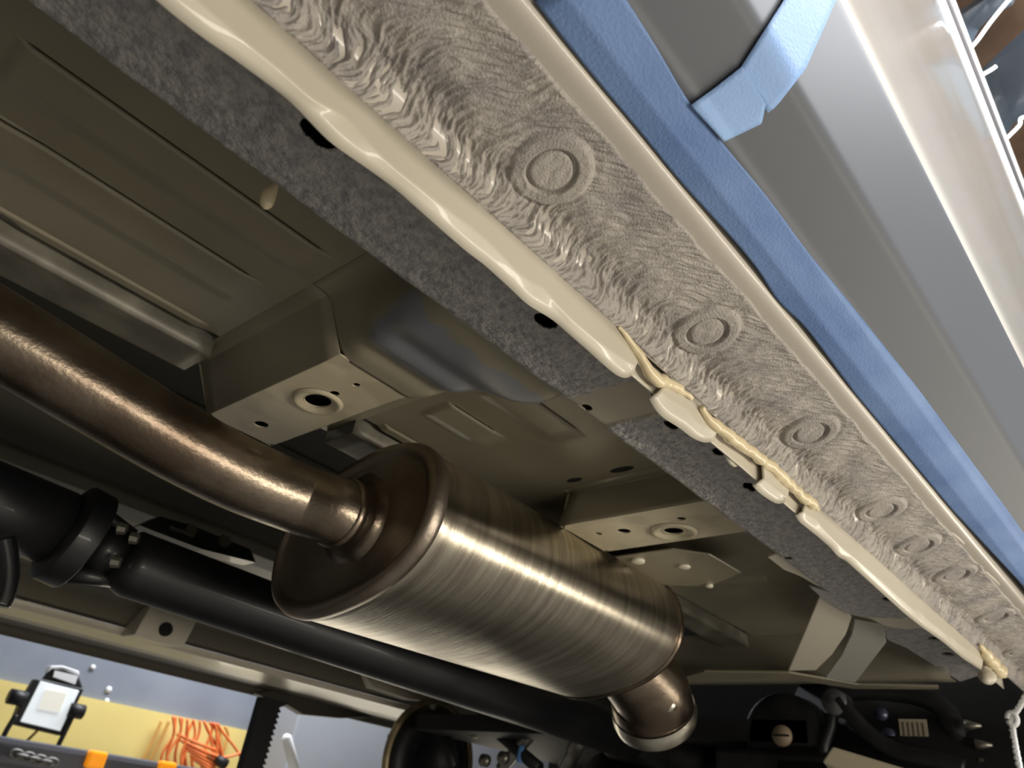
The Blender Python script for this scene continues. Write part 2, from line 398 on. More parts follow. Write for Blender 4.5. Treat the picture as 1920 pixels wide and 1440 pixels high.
# material of the sill: bare painted patch between the sprayed areas
def mix_by_x(name, mA, mB, lo, hi, nscale=80, skew=0.25, dist=.012):
    m = mA.copy(); m.name = name; nt = m.node_tree; b = nt.nodes['Principled BSDF']
    tc = nt.nodes.new('ShaderNodeTexCoord'); sp = nt.nodes.new('ShaderNodeSeparateXYZ'); nt.links.new(tc.outputs['Object'], sp.inputs[0])
    nz_ = nt.nodes.new('ShaderNodeTexNoise'); nz_.inputs['Scale'].default_value = nscale; nt.links.new(tc.outputs['Object'], nz_.inputs['Vector'])
    def mth(op, a, b_):
        n_ = nt.nodes.new('ShaderNodeMath'); n_.operation = op
        for i_, q_ in enumerate((a, b_)):
            if isinstance(q_, (int, float)): n_.inputs[i_].default_value = q_
            else: nt.links.new(q_, n_.inputs[i_])
        return n_.outputs[0]
    xv = mth('ADD', sp.outputs['X'], mth('MULTIPLY', mth('SUBTRACT', nz_.outputs['Fac'], .5), dist))
    xv = mth('SUBTRACT', xv, mth('MULTIPLY', sp.outputs['Y'], skew))
    tot = None
    for (l, h) in zip(lo, hi):
        r1 = nt.nodes.new('ShaderNodeMapRange'); r1.inputs[1].default_value = l - .0015; r1.inputs[2].default_value = l + .0015; nt.links.new(xv, r1.inputs[0])
        r2 = nt.nodes.new('ShaderNodeMapRange'); r2.inputs[1].default_value = h + .0015; r2.inputs[2].default_value = h - .0015; nt.links.new(xv, r2.inputs[0])
        pr = mth('MULTIPLY', r1.outputs[0], r2.outputs[0]); tot = pr if tot is None else mth('ADD', tot, pr)
    mx = nt.nodes.new('ShaderNodeMix'); mx.data_type = 'RGBA'; nt.links.new(tot, mx.inputs['Factor'])
    src = b.inputs['Base Color'].links[0].from_socket
    nt.links.new(src, mx.inputs['A']); mx.inputs['B'].default_value = mB
    nt.links.new(mx.outputs['Result'], b.inputs['Base Color'])
    bump = b.inputs['Normal'].links[0].from_node
    st = mth('MULTIPLY', mth('SUBTRACT', 1.0, tot), bump.inputs['Strength'].default_value); nt.links.new(st, bump.inputs['Strength'])
    return m
SILLM = mix_by_x('sprayed_sill_with_bare_patch', SILLC, srgb(168, 160, 142), [.2895 - .5], [.3275 - .5], skew=0.0)
sill.data.materials[0] = SILLM
mb = MB(); mb.box((-.3, .184, ZS + .012), (.66, .240, ZS + .045)); mb.build('sill_cavity', BLACK, car)

# rear part of the sill: two stepped plates with holes, coated and bare
def sillplate(px, zz, m, hs, th=.0015, nm='sill_end_plate', par=None):
    outer = [tuple(at(u, v, z=zz)[:2]) for u, v in px]
    hl = [circ(*at(u, v, z=zz)[:2], a, b, 20) for u, v, a, b in hs]
    V, F = plate(outer, hl, lambda a, b: (a, b, zz), lambda a, b: (a, b, zz + th)); return mesh(nm, V, F, m, par or car)
sillplate([(1440, 1045), (1478, 1030), (1600, 1045), (1660, 1105), (1600, 1108), (1535, 1100), (1500, 1080), (1470, 1068)], ZS + .001, PAINT, [(1590, 1078, .009, .0055), (1512, 1070, .004, .003)])
sillplate([(1518, 1100), (1560, 1112), (1640, 1105), (1700, 1110), (1730, 1150), (1690, 1160), (1620, 1157), (1585, 1150), (1540, 1120)], ZS + .004, SILLC, [(1667, 1124, .007, .006)])
sillplate([(1585, 1150), (1640, 1146), (1735, 1145), (1760, 1175), (1700, 1180), (1660, 1174), (1632, 1160)], ZS + .005, PAINT, [(1698, 1152, .004, .003)])
sillplate([(1648, 1172), (1700, 1172), (1780, 1172), (1850, 1262), (1800, 1278), (1740, 1240), (1700, 1215), (1665, 1200)], ZS + .008, SILLC, [(1752, 1198, .008, .006), (1778, 1227, .009, .006)], th=.002)
mb = MB(); mb.box((.70, .19, ZS + .02), (1.05, .235, ZS + .05)); mb.build('sill_cavity', BLACK, car)

HP = np.array([[(x_, y_, z_) for x_, z_ in ((.975, .2712), (.985, .2705), (.992, .262), (1.000, .232), (1.003, .222), (1.008, .2165), (1.03, .2165))] for y_ in np.linspace(.235, .80, 24)])
grid('heel_panel', HP, mat('heel_paint', srgb(112, 107, 92), .45), car, solid=.001, off=0)
# ---- torque box panels between sill and rear crossmember ------------------------
def quad3(px, nm, m, th=.002):
    P = [at(u, v, z=zz) for u, v, zz in px]; n = len(P)
    V = P + [p + np.array([0, 0, th]) for p in P]
    F = [tuple(range(n)), tuple(range(2 * n - 1, n - 1, -1))] + [(i, (i + 1) % n, (i + 1) % n + n, i + n) for i in range(n)]
    return mesh(nm, V, F, m, car, bevel=.001)
def planar(px, a3, nm, m, th=.002):
    A_, B_, C_ = [at(u, v, z=zz) for u, v, zz in a3]; n_ = np.cross(B_ - A_, C_ - A_)
    P = [ray(u, v) * ((A_ @ n_) / (ray(u, v) @ n_)) for u, v in px]; n = len(P)
    V = P + [p_ + np.array([0, 0, th]) for p_ in P]
    F = [tuple(range(n)), tuple(range(2 * n - 1, n - 1, -1))] + [(i, (i + 1) % n, (i + 1) % n + n, i + n) for i in range(n)]
    return mesh(nm, V, F, m, car, bevel=.001)
TB = mat('torque_box_paint', srgb(180, 173, 158), .4, coat=.2)
planar([(1537, 1118), (1580, 1140), (1597, 1158), (1586, 1190), (1560, 1228), (1530, 1257), (1478, 1258)], [(1537, 1118, .226), (1592, 1158, .224), (1500, 1257, .203)], 'torque_box_panel', TB)
planar([(1602, 1163), (1655, 1172), (1662, 1205), (1604, 1280), (1546, 1272), (1578, 1228), (1596, 1190)], [(1602, 1163, .2255), (1655, 1172, .2245), (1575, 1275, .203)], 'torque_box_panel', mat('torque_box_grey', srgb(150, 148, 140), .45))
quad3([(u_, v_, .215) for u_, v_ in [(1235, 1284), (1320, 1260), (1480, 1262), (1610, 1284), (1760, 1288), (1760, 1293), (1600, 1292), (1475, 1272), (1330, 1272), (1240, 1294)]], 'rear_crossmember', PAINTD, th=.003)

# ---- floor pan --------------------------------------------------------------------
ZF = .270
fx = np.r_[np.linspace(-.45, 1.04, 900)]; fy = np.unique(np.r_[np.linspace(.246, .463, 420)])
FXX, FYY = np.meshgrid(fx, fy, indexing='ij')
dep = np.zeros_like(FXX)
def beadz(y0, y1, x0, x1, h, sh=.0005, soft=.008, r=.012):
    """raised channel between y0 (crisp edge) and y1 (soft edge)"""
    e = sm(y0 - sh, y0 + sh, FYY) * sm(y1 + soft, y1 - soft, FYY) * sm(x0 - r * .3, x0 + r * .3, FXX) * sm(x1 + r, x1 - r, FXX)
    return -h * .6 * e
for x0, x1 in ((-.6, .150), (.315, .42)):
    pass
dep += beadz(.3225, .352, -.008, .158, .0045)
dep += beadz(.3815, .414, -.60, .148, .0045) + beadz(.3795, .40, -.6, .012, .0022)
dep += beadz(.4565, .475, .0, .155, .003, r=.006)
dep += beadz(.3215, .350, .318, .400, .004) + beadz(.3815, .41, .318, .375, .004) + beadz(.455, .48, .318, .385, .004)
dep += beadz(.30, .46, .63, .70, .004, r=.02) + beadz(.34, .42, .76, .80, .004, r=.02)
dd = np.hypot((FXX - .028) / 1.5, FYY - .470); dep += .0035 * sm(.011, .007, dd) - .0025 * sm(.006, .003, dd)
Z = ZF + dep
floor_pan = grid('floor_pan', np.stack([FXX, FYY, Z], -1), PAINTD, car, solid=.001, off=1)
for u, v, a, b in [(1166, 878, .013, .0035), (1077, 898, .009, .003)]:
    p = at(u, v, z=ZF); V, F = plate(circ(p[0], p[1], b * 1.2, a * .9, 20), [], lambda x_, y_: (x_, y_, ZF - .0012), lambda x_, y_: (x_, y_, ZF + .001))
    mesh('floor_slot', V, F, BLACK, car)
# tunnel and far floor: cross-section swept along x
tun = np.array([(.463, .270), (.464, .276), (.4725, .276), (.4735, .258), (.509, .258), (.511, .275), (.535, .335), (.60, .365), (.66, .375), (.80, .375), (.86, .36), (.895, .30), (.91, .272), (.95, .268), (1.05, .27), (1.15, .27), (1.153, .274), (1.25, .274), (1.253, .27), (1.400, .27), (1.43, .262), (1.450, .235), (1.462, .217), (1.60, .216), (1.672, .214), (1.680, .198), (1.683, .198), (1.688, .20), (1.69, .25), (1.75, .31), (1.78, .36), (1.79, .50)])
d = np.r_[0, np.cumsum(np.linalg.norm(np.diff(tun, axis=0), axis=1))]; t = np.unique(np.r_[np.linspace(0, d[-1], 260), d])
ty_ = np.interp(t, d, tun[:, 0]); tz_ = np.interp(t, d, tun[:, 1])
def sweep(nm, mask, x0, x1, m, nx=60):
    xx = np.linspace(x0, x1, nx); a, b = np.meshgrid(xx, np.arange(mask.sum()), indexing='ij')
    yy = ty_[mask][b]; zz = tz_[mask][b]
    return grid(nm, np.stack([a, yy, zz], -1), m, car, smooth=False, solid=.001, off=1)
sweep('tunnel_reinforcement', (ty_ < .5115), -.45, .172, mat('weathered_steel', srgb(128, 124, 110), .45, .2, var=srgb(96, 92, 82), vscale=28, amt=.9))
sweep('tunnel_reinforcement', (ty_ < .5115), .30, 1.25, MATS['weathered_steel'])
sweep('transmission_tunnel', (ty_ >= .5105) & (ty_ < .905), -.45, 1.25, mat('tunnel_shaded_paint', srgb(78, 74, 62), .6))  # body paint darkened here to carry the tunnel's shade in its colour
sweep('far_floor_pan', (ty_ >= .90) & (ty_ < 1.453), -.45, 1.6, mat('far_floor_shaded_paint', srgb(104, 99, 84), .45))  # same floor paint, darkened for the shade on the far side
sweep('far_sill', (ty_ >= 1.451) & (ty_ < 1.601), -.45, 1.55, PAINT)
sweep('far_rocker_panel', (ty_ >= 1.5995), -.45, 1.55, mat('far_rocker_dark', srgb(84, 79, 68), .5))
# oval hole and bracket on the far side
p = at(583, 1235, y=1.4505)
V, F = plate(circ(p[0], p[2], .016, .014, 20), [], lambda a, b: (a, 1.4485, b), lambda a, b: (a, 1.4510, b)); mesh('far_sill_hole', V, F, BLACK, car)
def px_quads(nm, m, pts, yv, th, par=car):
    V, F = plate([(at(u, v, y=yv)[0], at(u, v, y=yv)[2]) for u, v in pts], [], lambda a, b: (a, yv, b), lambda a, b: (a, yv + th, b)); return mesh(nm, V, F, m, par, bevel=.002)
fb = px_quads('far_outrigger', PAINT, [(283, 1135), (330, 1130), (372, 1160), (345, 1212), (300, 1205), (252, 1190)], 1.40, .055)
mb = MB(); p = at(312, 1180, y=1.395); mb.tube([p, p + np.array([0, .006, 0])], .012, 20); mb.build('locating_hole', BLACK, fb)
# wavy lip of the far floor along the shaft
px = [(262, 1120), (300, 1126), (340, 1138), (380, 1150), (415, 1152), (440, 1166), (465, 1180), (520, 1195), (620, 1220), (700, 1245), (790, 1275), (860, 1300)]
mb = MB(); mb.tube([at(u, v, z=.262) for u, v in px], .009, 10); mb.build('floor_lip', PAINTD, car, True)
px = [(680, 1262), (740, 1268), (760, 1290), (800, 1300), (830, 1318), (770, 1312), (700, 1290)]
px_quads('far_bracket', PAINT, px, 1.42, .04)
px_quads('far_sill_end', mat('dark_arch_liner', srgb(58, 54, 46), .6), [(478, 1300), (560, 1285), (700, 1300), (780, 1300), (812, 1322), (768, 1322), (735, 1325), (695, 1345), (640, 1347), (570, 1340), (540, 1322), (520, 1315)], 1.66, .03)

# ---- crossmembers -------------------------------------------------------------------
def crossmember(xf, xa, xb, xr, yL, yR, zb, kinkhole, holes, boss, nm='crossmember'):
    r = .0
    # box: front wall slopes from (xf,ZF) to (xa,zb); bottom xa..xb; rear wall back up to xr
    o_ = thing
    outer = [(xa, yR), (xa, yL - .006), (xa + .006, yL), (xb - .006, yL), (xb, yL - .006), (xb, yR)]
    hl = [circ(hx, hy, hr, hr2, 28) for hx, hy, hr, hr2 in holes]
    V, F = plate(outer, hl, lambda a, b: (a, b, zb), lambda a, b: (a, b, zb + .0012))
    bot = mesh(nm, V, F, XMB, car)
    # walls
    V = []; F = []
    ys = [yR, yL - .006]; 
    sec = [(xf - .010, ZF - .0006), (xf + .001, ZF - .0006), (xf + .003, ZF - .0018), (xa - .0015, zb + .003), (xa - .0004, zb + .0008), (xa, zb)]
    rows = np.array([[(x_, y_, z_) for x_, z_ in sec] for y_ in np.linspace(yR, yL, 12)])
    grid('front_wall', rows, PAINTD, bot, smooth=True, solid=.001, off=0)
    sec = [(xb, zb), (xb + .0005, zb + .0015), (xr, ZF - .001), (xr + .01, ZF - .0006)]
    rows = np.array([[(x_, y_, z_) for x_, z_ in sec] for y_ in np.linspace(yR, yL, 12)])
    grid('rear_wall', rows, PAINTD, bot, smooth=True, solid=.001, off=0)
    V = [(xf, yL, ZF), (xr, yL, ZF), (xb, yL, zb), (xa, yL, zb)]
    mesh('end_wall', V, [(0, 1, 2, 3)], PAINTD, bot, solid=.001)
    for bx, by, br in boss:
        P = []
        for rr, hh in ((br, 0), (br * .93, -.0016), (br * .84, -.002), (br * .76, -.0012), (br * .62, .0), (br * .52, .001)):
            P.append([(bx + rr * math.cos(a_) * .92, by + rr * math.sin(a_), zb - .0004 + hh) for a_ in np.linspace(0, 2 * math.pi, 41)])
        grid('embossed_ring', np.array(P), XMB, bot)
    mb = MB(); mb.box((max(xa, xf) + .008, yR + .004, zb + .008), (xb - .004, yL - .006, zb + .027)); mb.build('hollow', BLACK, bot)
    return bot
XMB = mat('crossmember_paint', srgb(184, 174, 148), .33, coat=.2, var=srgb(150, 142, 120), vscale=26, amt=.5, lo=.5, hi=.6)
ZB = .2345
h1 = at(596, 752, z=ZB); h2 = at(490, 796, z=ZB); h3 = at(627, 738, z=ZB); h4 = at(668, 722, z=ZB)
xm1 = crossmember(.180, .201, .256, .292, .512, .352, ZB, None,
    [(h1[0], h1[1], .0085, .0105), (h2[0], h2[1], .005, .006), (h3[0], h3[1], .003, .004), (h4[0], h4[1], .0022, .003)], [(h1[0], h1[1], .0185)])
# flared end of the crossmember joining the sill (same member, formed sheet)
n1, n2 = 46, 40
Q = np.zeros((n1, n2, 3))
yy = np.linspace(.353, .2468, n1)
for i in range(n1):
    t_ = i / (n1 - 1); e = sm(0, 1, np.array(t_))
    zb_ = ZB * (1 - e) + (ZS + .003) * e + .0035 * math.exp(-((t_ - .22) / .08) ** 2) + .003 * math.exp(-((t_ - .5) / .1) ** 2)
    xa_ = .201 - .016 * e; xb_ = .256 + .034 * e + .004 * math.sin(t_ * 11)
    sec = np.array([(.170, ZF - .001), (.181, ZF - .001), (.184, ZF - .003), (xa_ - .004, zb_ + .010), (xa_ + .001, zb_ + .003), (xa_ + .006, zb_), (xb_ - .01, zb_), (xb_, zb_ - .0006), (xb_ + .006, zb_ + .001), (xb_ + .012, ZF - .003)])
    dd_ = np.r_[0, np.cumsum(np.linalg.norm(np.diff(sec, axis=0), axis=1))]; tt = np.linspace(0, dd_[-1], n2)
    Q[i, :, 0] = np.interp(tt, dd_, sec[:, 0]); Q[i, :, 1] = yy[i]; Q[i, :, 2] = np.interp(tt, dd_, sec[:, 1])
for _ in range(2): Q[:, 1:-1, 2] = (Q[:, :-2, 2] + 2 * Q[:, 1:-1, 2] + Q[:, 2:, 2]) / 4
kp = np.ones((n1 - 1, n2 - 1), bool)
def wing_material():
    m = PAINTD.copy(); m.name = 'wing_paint_with_overspray'; nt = m.node_tree; b = nt.nodes['Principled BSDF']
    tc = nt.nodes.new('ShaderNodeTexCoord'); sp_ = nt.nodes.new('ShaderNodeSeparateXYZ'); nt.links.new(tc.outputs['Object'], sp_.inputs[0])
    no = nt.nodes.new('ShaderNodeTexNoise'); no.inputs['Scale'].default_value = 45; nt.links.new(tc.outputs['Object'], no.inputs['Vector'])
    def rng(sock, a, b_):
        r = nt.nodes.new('ShaderNodeMapRange'); r.inputs[1].default_value = a; r.inputs[2].default_value = b_; nt.links.new(sock, r.inputs[0]); return r.outputs[0]
    def mt(op, a, b_):
        n_ = nt.nodes.new('ShaderNodeMath'); n_.operation = op
        for i_, q_ in enumerate((a, b_)):
            if isinstance(q_, (int, float)): n_.inputs[i_].default_value = q_
            else: nt.links.new(q_, n_.inputs[i_])
        return n_.outputs[0]
    wv = mt('MULTIPLY', mt('SUBTRACT', no.outputs['Fac'], .5), .03)
    y_ = mt('ADD', sp_.outputs['Y'], wv); z_ = mt('ADD', sp_.outputs['Z'], mt('MULTIPLY', wv, .35))
    f_ = mt('MULTIPLY', mt('MULTIPLY', rng(y_, .330 - .9, .324 - .9), rng(y_, .262 - .9, .266 - .9)), rng(z_, .2385 - .2, .2345 - .2))
    mx = nt.nodes.new('ShaderNodeMix'); mx.data_type = 'RGBA'; nt.links.new(f_, mx.inputs['Factor'])
    nt.links.new(b.inputs['Base Color'].links[0].from_socket, mx.inputs['A']); mx.inputs['B'].default_value = srgb(118, 121, 126)
    nt.links.new(mx.outputs['Result'], b.inputs['Base Color']); return m
wing = grid('crossmember_wing', Q, wing_material(), car, solid=.001, off=0)
p = at(875, 628, z=.232)
mb = MB(); 
V, F = plate(circ(p[0], p[1], .010, .017, 26, .2), [], lambda a, b: (a, b, .2312 + (b - p[1]) * .12), lambda a, b: (a, b, .2325 + (b - p[1]) * .12)); mesh('access_hole', V, F, BLACK, wing)
# sprayed overspill on the wing's underside
px = [(672, 655), (720, 648), (790, 655), (850, 655), (930, 668), (968, 690), (975, 715), (968, 727), (900, 722), (860, 730), (765, 736), (735, 722), (700, 690)]
# second crossmember
g1 = at(1263, 996, z=ZB); g2 = at(1170, 996, z=ZB); g3 = at(1122, 1001, z=ZB); g4 = at(1277, 973, z=ZB)
xm2 = crossmember(.490, .484, .552, .575, .402, .247, ZB, None,
    [(g1[0], g1[1], .0075, .0085), (g2[0], g2[1], .0055, .006), (g3[0], g3[1], .003, .0035), (g4[0], g4[1], .0035, .004)], [(g1[0], g1[1], .020)])
# formed patch behind it
quad3([(1140, 1047, .245), (1260, 1030, .245), (1330, 1040, .243), (1390, 1075, .243), (1330, 1100, .245), (1245, 1098, .246), (1215, 1085, .246)], 'stiffening_patch', PAINTD)
for u, v, r_ in ((1283, 1062, .006), (1196, 1052, .007), (1330, 1098, .004)):
    p = at(u, v, z=.244); mb = MB(); mb.tube([p + np.array([0, 0, .002]), p + np.array([0, 0, -.001]), p + np.array([0, 0, -.002])], [r_, r_, r_ * .7], 16); mb.build('weld_stud', PAINT, car, True)
# cream drip of sealer hanging at the sill edge
p = at(504, 366, z=.236)
mb = MB(); dp = curve([p + np.array([0, -.004, .006]), p + np.array([0, -.002, .003]), p + np.array([0, 0, 0]), p + np.array([.001, .0015, -.004]), p + np.array([.0015, .002, -.0065])], 6); mb.tube(dp, [.0034 * math.sin(math.pi * (.06 + .92 * (i / (len(dp) - 1)) ** 1.3)) ** .7 for i in range(len(dp))], 20)
mb.build('sealant_drip', SEAL, car, True)

# ---- door side above the rocker ------------------------------------------------------
DX0, DX1 = -.5, 2.6
def side(nm, pr, m, par, nsm=0, x1=DX1, per=8):
    pr = np.array(pr); dd_ = np.r_[0, np.cumsum(np.linalg.norm(np.diff(pr, axis=0), axis=1))]; t = np.unique(np.r_[np.linspace(0, dd_[-1], per * len(pr)), dd_])
    Q = np.stack([np.interp(t, dd_, pr[:, k]) for k in (0, 1)], 1)
    for _ in range(nsm): Q[1:-1] = (Q[:-2] + 2 * Q[1:-1] + Q[2:]) / 4
    xx = np.linspace(DX0, x1, 30); a, b = np.meshgrid(xx, np.arange(len(Q)), indexing='ij')
    return grid(nm, np.stack([a, Q[b, 0], Q[b, 1]], -1), m, par, solid=.0012, off=0)
door = side('door', [(.1140, .262), (.1128, .2455), (.1118, .2425), (.108, .2428), (.0945, .2475), (.0930, .2495), (.0690, .2635), (.0665, .2668), (.0500, .3130), (.0487, .3170), (.050, .320)], CLAD, car, 3)
skin = side('door_skin', [(.0525, .3175), (.0498, .3185), (.0478, .323), (.046, .40), (.0438, .55), (.0408, .70), (.0402, .80)], SKIN, door, 3)
side('belt_molding', [(.0405, .795), (.0385, .80), (.0375, .805), (.0395, .812)], CHROME, door, 1)
side('belt_molding', [(.0385, .812), (.037, .83), (.0355, .86)], DGREY, door, 0)
side('belt_molding', [(.0365, .86), (.0325, .868), (.0322, .874), (.036, .885)], CHROME, door, 1)
side('window_glass', [(.06, .885), (.16, 1.1), (.30, 1.32)], mat('tinted_glass', srgb(30, 34, 38), .05, coat=1), door, 0)
# black shut gap behind
mb = MB(); mb.box((-.45, .1185, .262), (1.2, .16, .33)); mb.build('shut_gap', BLACK, car)
# roof and far side to close the body
mb = MB(); mb.box((-.4, .30, 1.30), (2.4, 1.65, 1.33)); mb.build('roof_panel', SKIN, car)

# ================================================================== MASKING TAPE
tape = thing('masking_tape', (.3, .1, .245), 'long blue masking tape strip running along the bottom edge of the door above the rocker', 'tape')
# lower edge wanders; width follows the door bottom
loe = [(930, -100), (1000, 0), (1085, 110), (1160, 200), (1195, 240), (1270, 335), (1330, 400), (1385, 460), (1432, 520), (1450, 560), (1500, 600), (1545, 660), (1600, 735), (1680, 830), (1780, 950), (1920, 1100), (2100, 1320), (2230, 1480)]
upe = [(1110, -100), (1175, 0), (1255, 125), (1295, 200), (1355, 270), (1440, 370), (1520, 480), (1580, 550), (1660, 650), (1705, 705), (1760, 780), (1860, 915), (1920, 1000), (2080, 1210), (2260, 1470)]
def angz(P): return np.array([[p[0], math.atan2(p[2], p[1])] for p in P])
Lo = np.array([at(u, v, z=.2425) for u, v in loe]); Up = np.array([at(u, v, y=.0935) for u, v in upe])
xs = np.linspace(max(Lo[0, 0], Up[0, 0]), min(Lo[-1, 0], Up[-1, 0], 1.5), 240)
yl = np.interp(xs, Lo[:, 0], Lo[:, 1]); zu = np.interp(xs, Up[:, 0], Up[:, 2])
for _ in range(4):
    yl[1:-1] = (yl[:-2] + 2 * yl[1:-1] + yl[2:]) / 4; zu[1:-1] = (zu[:-2] + 2 * zu[1:-1] + zu[2:]) / 4
TPR = [(.1165, .2413), (.1070, .2413), (.0940, .2459), (.0915, .2490), (.0682, .2625), (.0648, .2665), (.0485, .3125), (.0470, .320), (.0450, .40), (.0395, .70), (.039, .90)]
def on_side(ang, lift=0.0):
    for (y0, z0), (y1, z1) in zip(TPR[:-1], TPR[1:]):
        if ang <= math.atan2(z1, y1) or (y1, z1) == TPR[-1]:
            ca, sa = math.cos(ang), math.sin(ang); dy_, dz_ = y1 - y0, z1 - z0
            s_ = (y0 * dz_ - z0 * dy_) / (ca * dz_ - sa * dy_); return (s_ - lift) * ca, (s_ - lift) * sa
LoA = np.interp(xs, Lo[:, 0], np.arctan2(Lo[:, 2], Lo[:, 1])); UpA = np.interp(xs, Up[:, 0], np.arctan2(Up[:, 2], Up[:, 1]))
for _ in range(4):
    LoA[1:-1] = (LoA[:-2] + 2 * LoA[1:-1] + LoA[2:]) / 4; UpA[1:-1] = (UpA[:-2] + 2 * UpA[1:-1] + UpA[2:]) / 4
G = np.zeros((len(xs), 26, 3))
for i in range(len(xs)):
    for j_, t_ in enumerate(np.linspace(0, 1, 26)):
        y, z = on_side(LoA[i] * (1 - t_) + UpA[i] * t_, .0004 * float(vnoise(xs[i] / .02, t_ * 4, 41)))
        G[i, j_] = (xs[i], y, z)
grid('tape_strip', G, BLUE, tape, solid=.00015, off=0)

tape2 = thing('masking_tape', (.28, .08, .26), 'short blue masking tape folded over, running up the grey cladding', 'tape')
def on_clad(u, v, lift=.0008):
    r = ray(u, v); y, z = on_side(math.atan2(r[2], r[1]), lift); k_ = math.hypot(y, z) / math.hypot(r[1], r[2]); return r * k_
def strip_clad(lpts, rpts, nm, par, lift=.0008):
    n = 24
    def rs_(P):
        P = np.array(P, float); d_ = np.r_[0, np.cumsum(np.linalg.norm(np.diff(P, axis=0), axis=1))]; t_ = np.linspace(0, d_[-1], n); return np.stack([np.interp(t_, d_, P[:, k]) for k in (0, 1)], 1)
    a, b = rs_(lpts), rs_(rpts)
    G = np.array([[on_clad(*(a[i] * (1 - s_) + b[i] * s_), lift=lift) for s_ in np.linspace(0, 1, 10)] for i in range(n)])
    return grid(nm, G, BLUE, par, solid=.00015, off=0)
strip_clad([(1500, -60), (1470, 0), (1388, 128), (1382, 135)], [(1600, -60), (1568, 0), (1510, 130), (1455, 200), (1440, 212)], 'tape_run', tape2, .0009).data.materials[0] = mat('lit_blue_tape', srgb(136, 170, 220), .6, var=srgb(156, 190, 232), vscale=16, bump=.3, bscale=700)  # same blue tape, paler colour stands for the brighter light on it
strip_clad([(1392, 124), (1340, 165), (1294, 198)], [(1436, 195), (1428, 232), (1357, 266)], 'tape_fold', tape2, .0016).data.materials[0] = mat('lit_blue_tape', srgb(136, 170, 220))

# ================================================================== EXHAUST
def steel(name, c1, c2, rough, sx, vs, aniso=.6, bump=.25, lo=.35, hi=.65):
    m = mat(name, c1, rough, 1.0, var=c2, vscale=vs, amt=.9, stretch=sx, bump=bump, bscale=260, lo=lo, hi=hi)
    m.node_tree.nodes['Principled BSDF'].inputs['Anisotropic'].default_value = aniso; return m
STEEL = steel('brushed_muffler_steel', srgb(206, 198, 180), srgb(164, 154, 140), .28, (3.2, .25, .25), 40)
BRONZE = steel('heat_browned_steel', srgb(150, 138, 122), srgb(94, 80, 68), .30, (1, 1, 1), 18, 0)
exh = thing('exhaust_pipe_and_muffler', (.4, .5, .15), 'stainless steel muffler with heat-browned inlet pipe hanging under the ribbed floor', 'exhaust')
A0 = np.array([.310, .462, .1795]); A1 = np.array([.705, .498, .1975])
axis = (A1 - A0); LN = np.linalg.norm(axis); axis /= LN
TL = math.radians(12)
e1 = np.array([0, -math.cos(TL), math.sin(TL)]); e2 = np.array([0, math.sin(TL), math.cos(TL)])
RA, RB = .0935, .0595
def oval(nm, pr, m, par, n=128, p_=2.35, rnd=None):
    """pr: (distance along the axis, inset from the outline) ; outline is a rounded oval"""
    rows = []
    for t_, ins in pr:
        row = []
        for a_ in np.linspace(0, 2 * math.pi, n + 1):
            ca, sa = math.cos(a_), math.sin(a_); a, b = max(RA - ins, 0.0005), max(RB - ins, 0.0003)
            row.append(A0 + axis * t_ + e1 * a * math.copysign(abs(ca) ** (2 / p_), ca) + e2 * b * math.copysign(abs(sa) ** (2 / p_), sa))
        rows.append(row)
    return grid(nm, np.array(rows), m, par)
def ringz(nm, pr, m, par, c, ax, n=64):
    u1 = np.cross(ax, [0, 0, 1.]); u1 /= np.linalg.norm(u1); u2 = np.cross(u1, ax)
    return grid(nm, np.array([[c + ax * t_ + (u1 * math.cos(a_) + u2 * math.sin(a_)) * r_ for a_ in np.linspace(0, 2 * math.pi, n + 1)] for t_, r_ in pr]), m, par)
shell = oval('muffler_shell', [(.009, .0015), (.0125, 0)] + [(t_, 0) for t_ in np.linspace(.02, LN - .02, 14)] + [(LN - .0125, 0), (LN - .009, .0015)], STEEL, exh)
headm = steel('end_cap_steel', srgb(172, 162, 150), srgb(124, 110, 96), .42, (1, 1, 1), 14, 0)
oval('muffler_end_cap', [(.0125, .0006), (.0118, -.0014), (.006, -.0016), (.001, .0004), (-.0008, .0035), (-.0006, .007), (.0010, .0095), (.0018, .012), (.0016, .03), (.0014, .045), (.0014, .0585)], headm, exh)
oval('muffler_end_cap', [(LN - .0125, .0006), (LN - .012, -.0014), (LN - .005, -.0014), (LN, .001), (LN + .001, .006), (LN - .004, .012), (LN - .004, .058)], BRONZE, exh)
mid = lambda u, v, y: at(u, v, y=y)
inl = at(640, 962, x=.292)
pts = curve([at(-190, 520, y=.475), at(0, 628, y=.470), at(200, 748, y=.466), at(330, 826, y=.464), at(450, 889, y=.463), at(560, 934, y=.4625), inl, inl + axis * .03], 12)
pax = pts[72] - pts[66]; pax /= np.linalg.norm(pax); pax = pax * .6 + axis * .4; pax /= np.linalg.norm(pax)
mb = MB(); mb.tube(pts, .0248, 40); mb.build('inlet_pipe', BRONZE, exh, True)
ringz('inlet_collar', [(-.010, .0246), (-.009, .0262), (-.004, .0264), (-.002, .0254), (.005, .0262), (.010, .0285), (.0135, .032), (.0155, .037), (.0165, .041)], BRONZE, exh, inl + axis * .0055, axis)
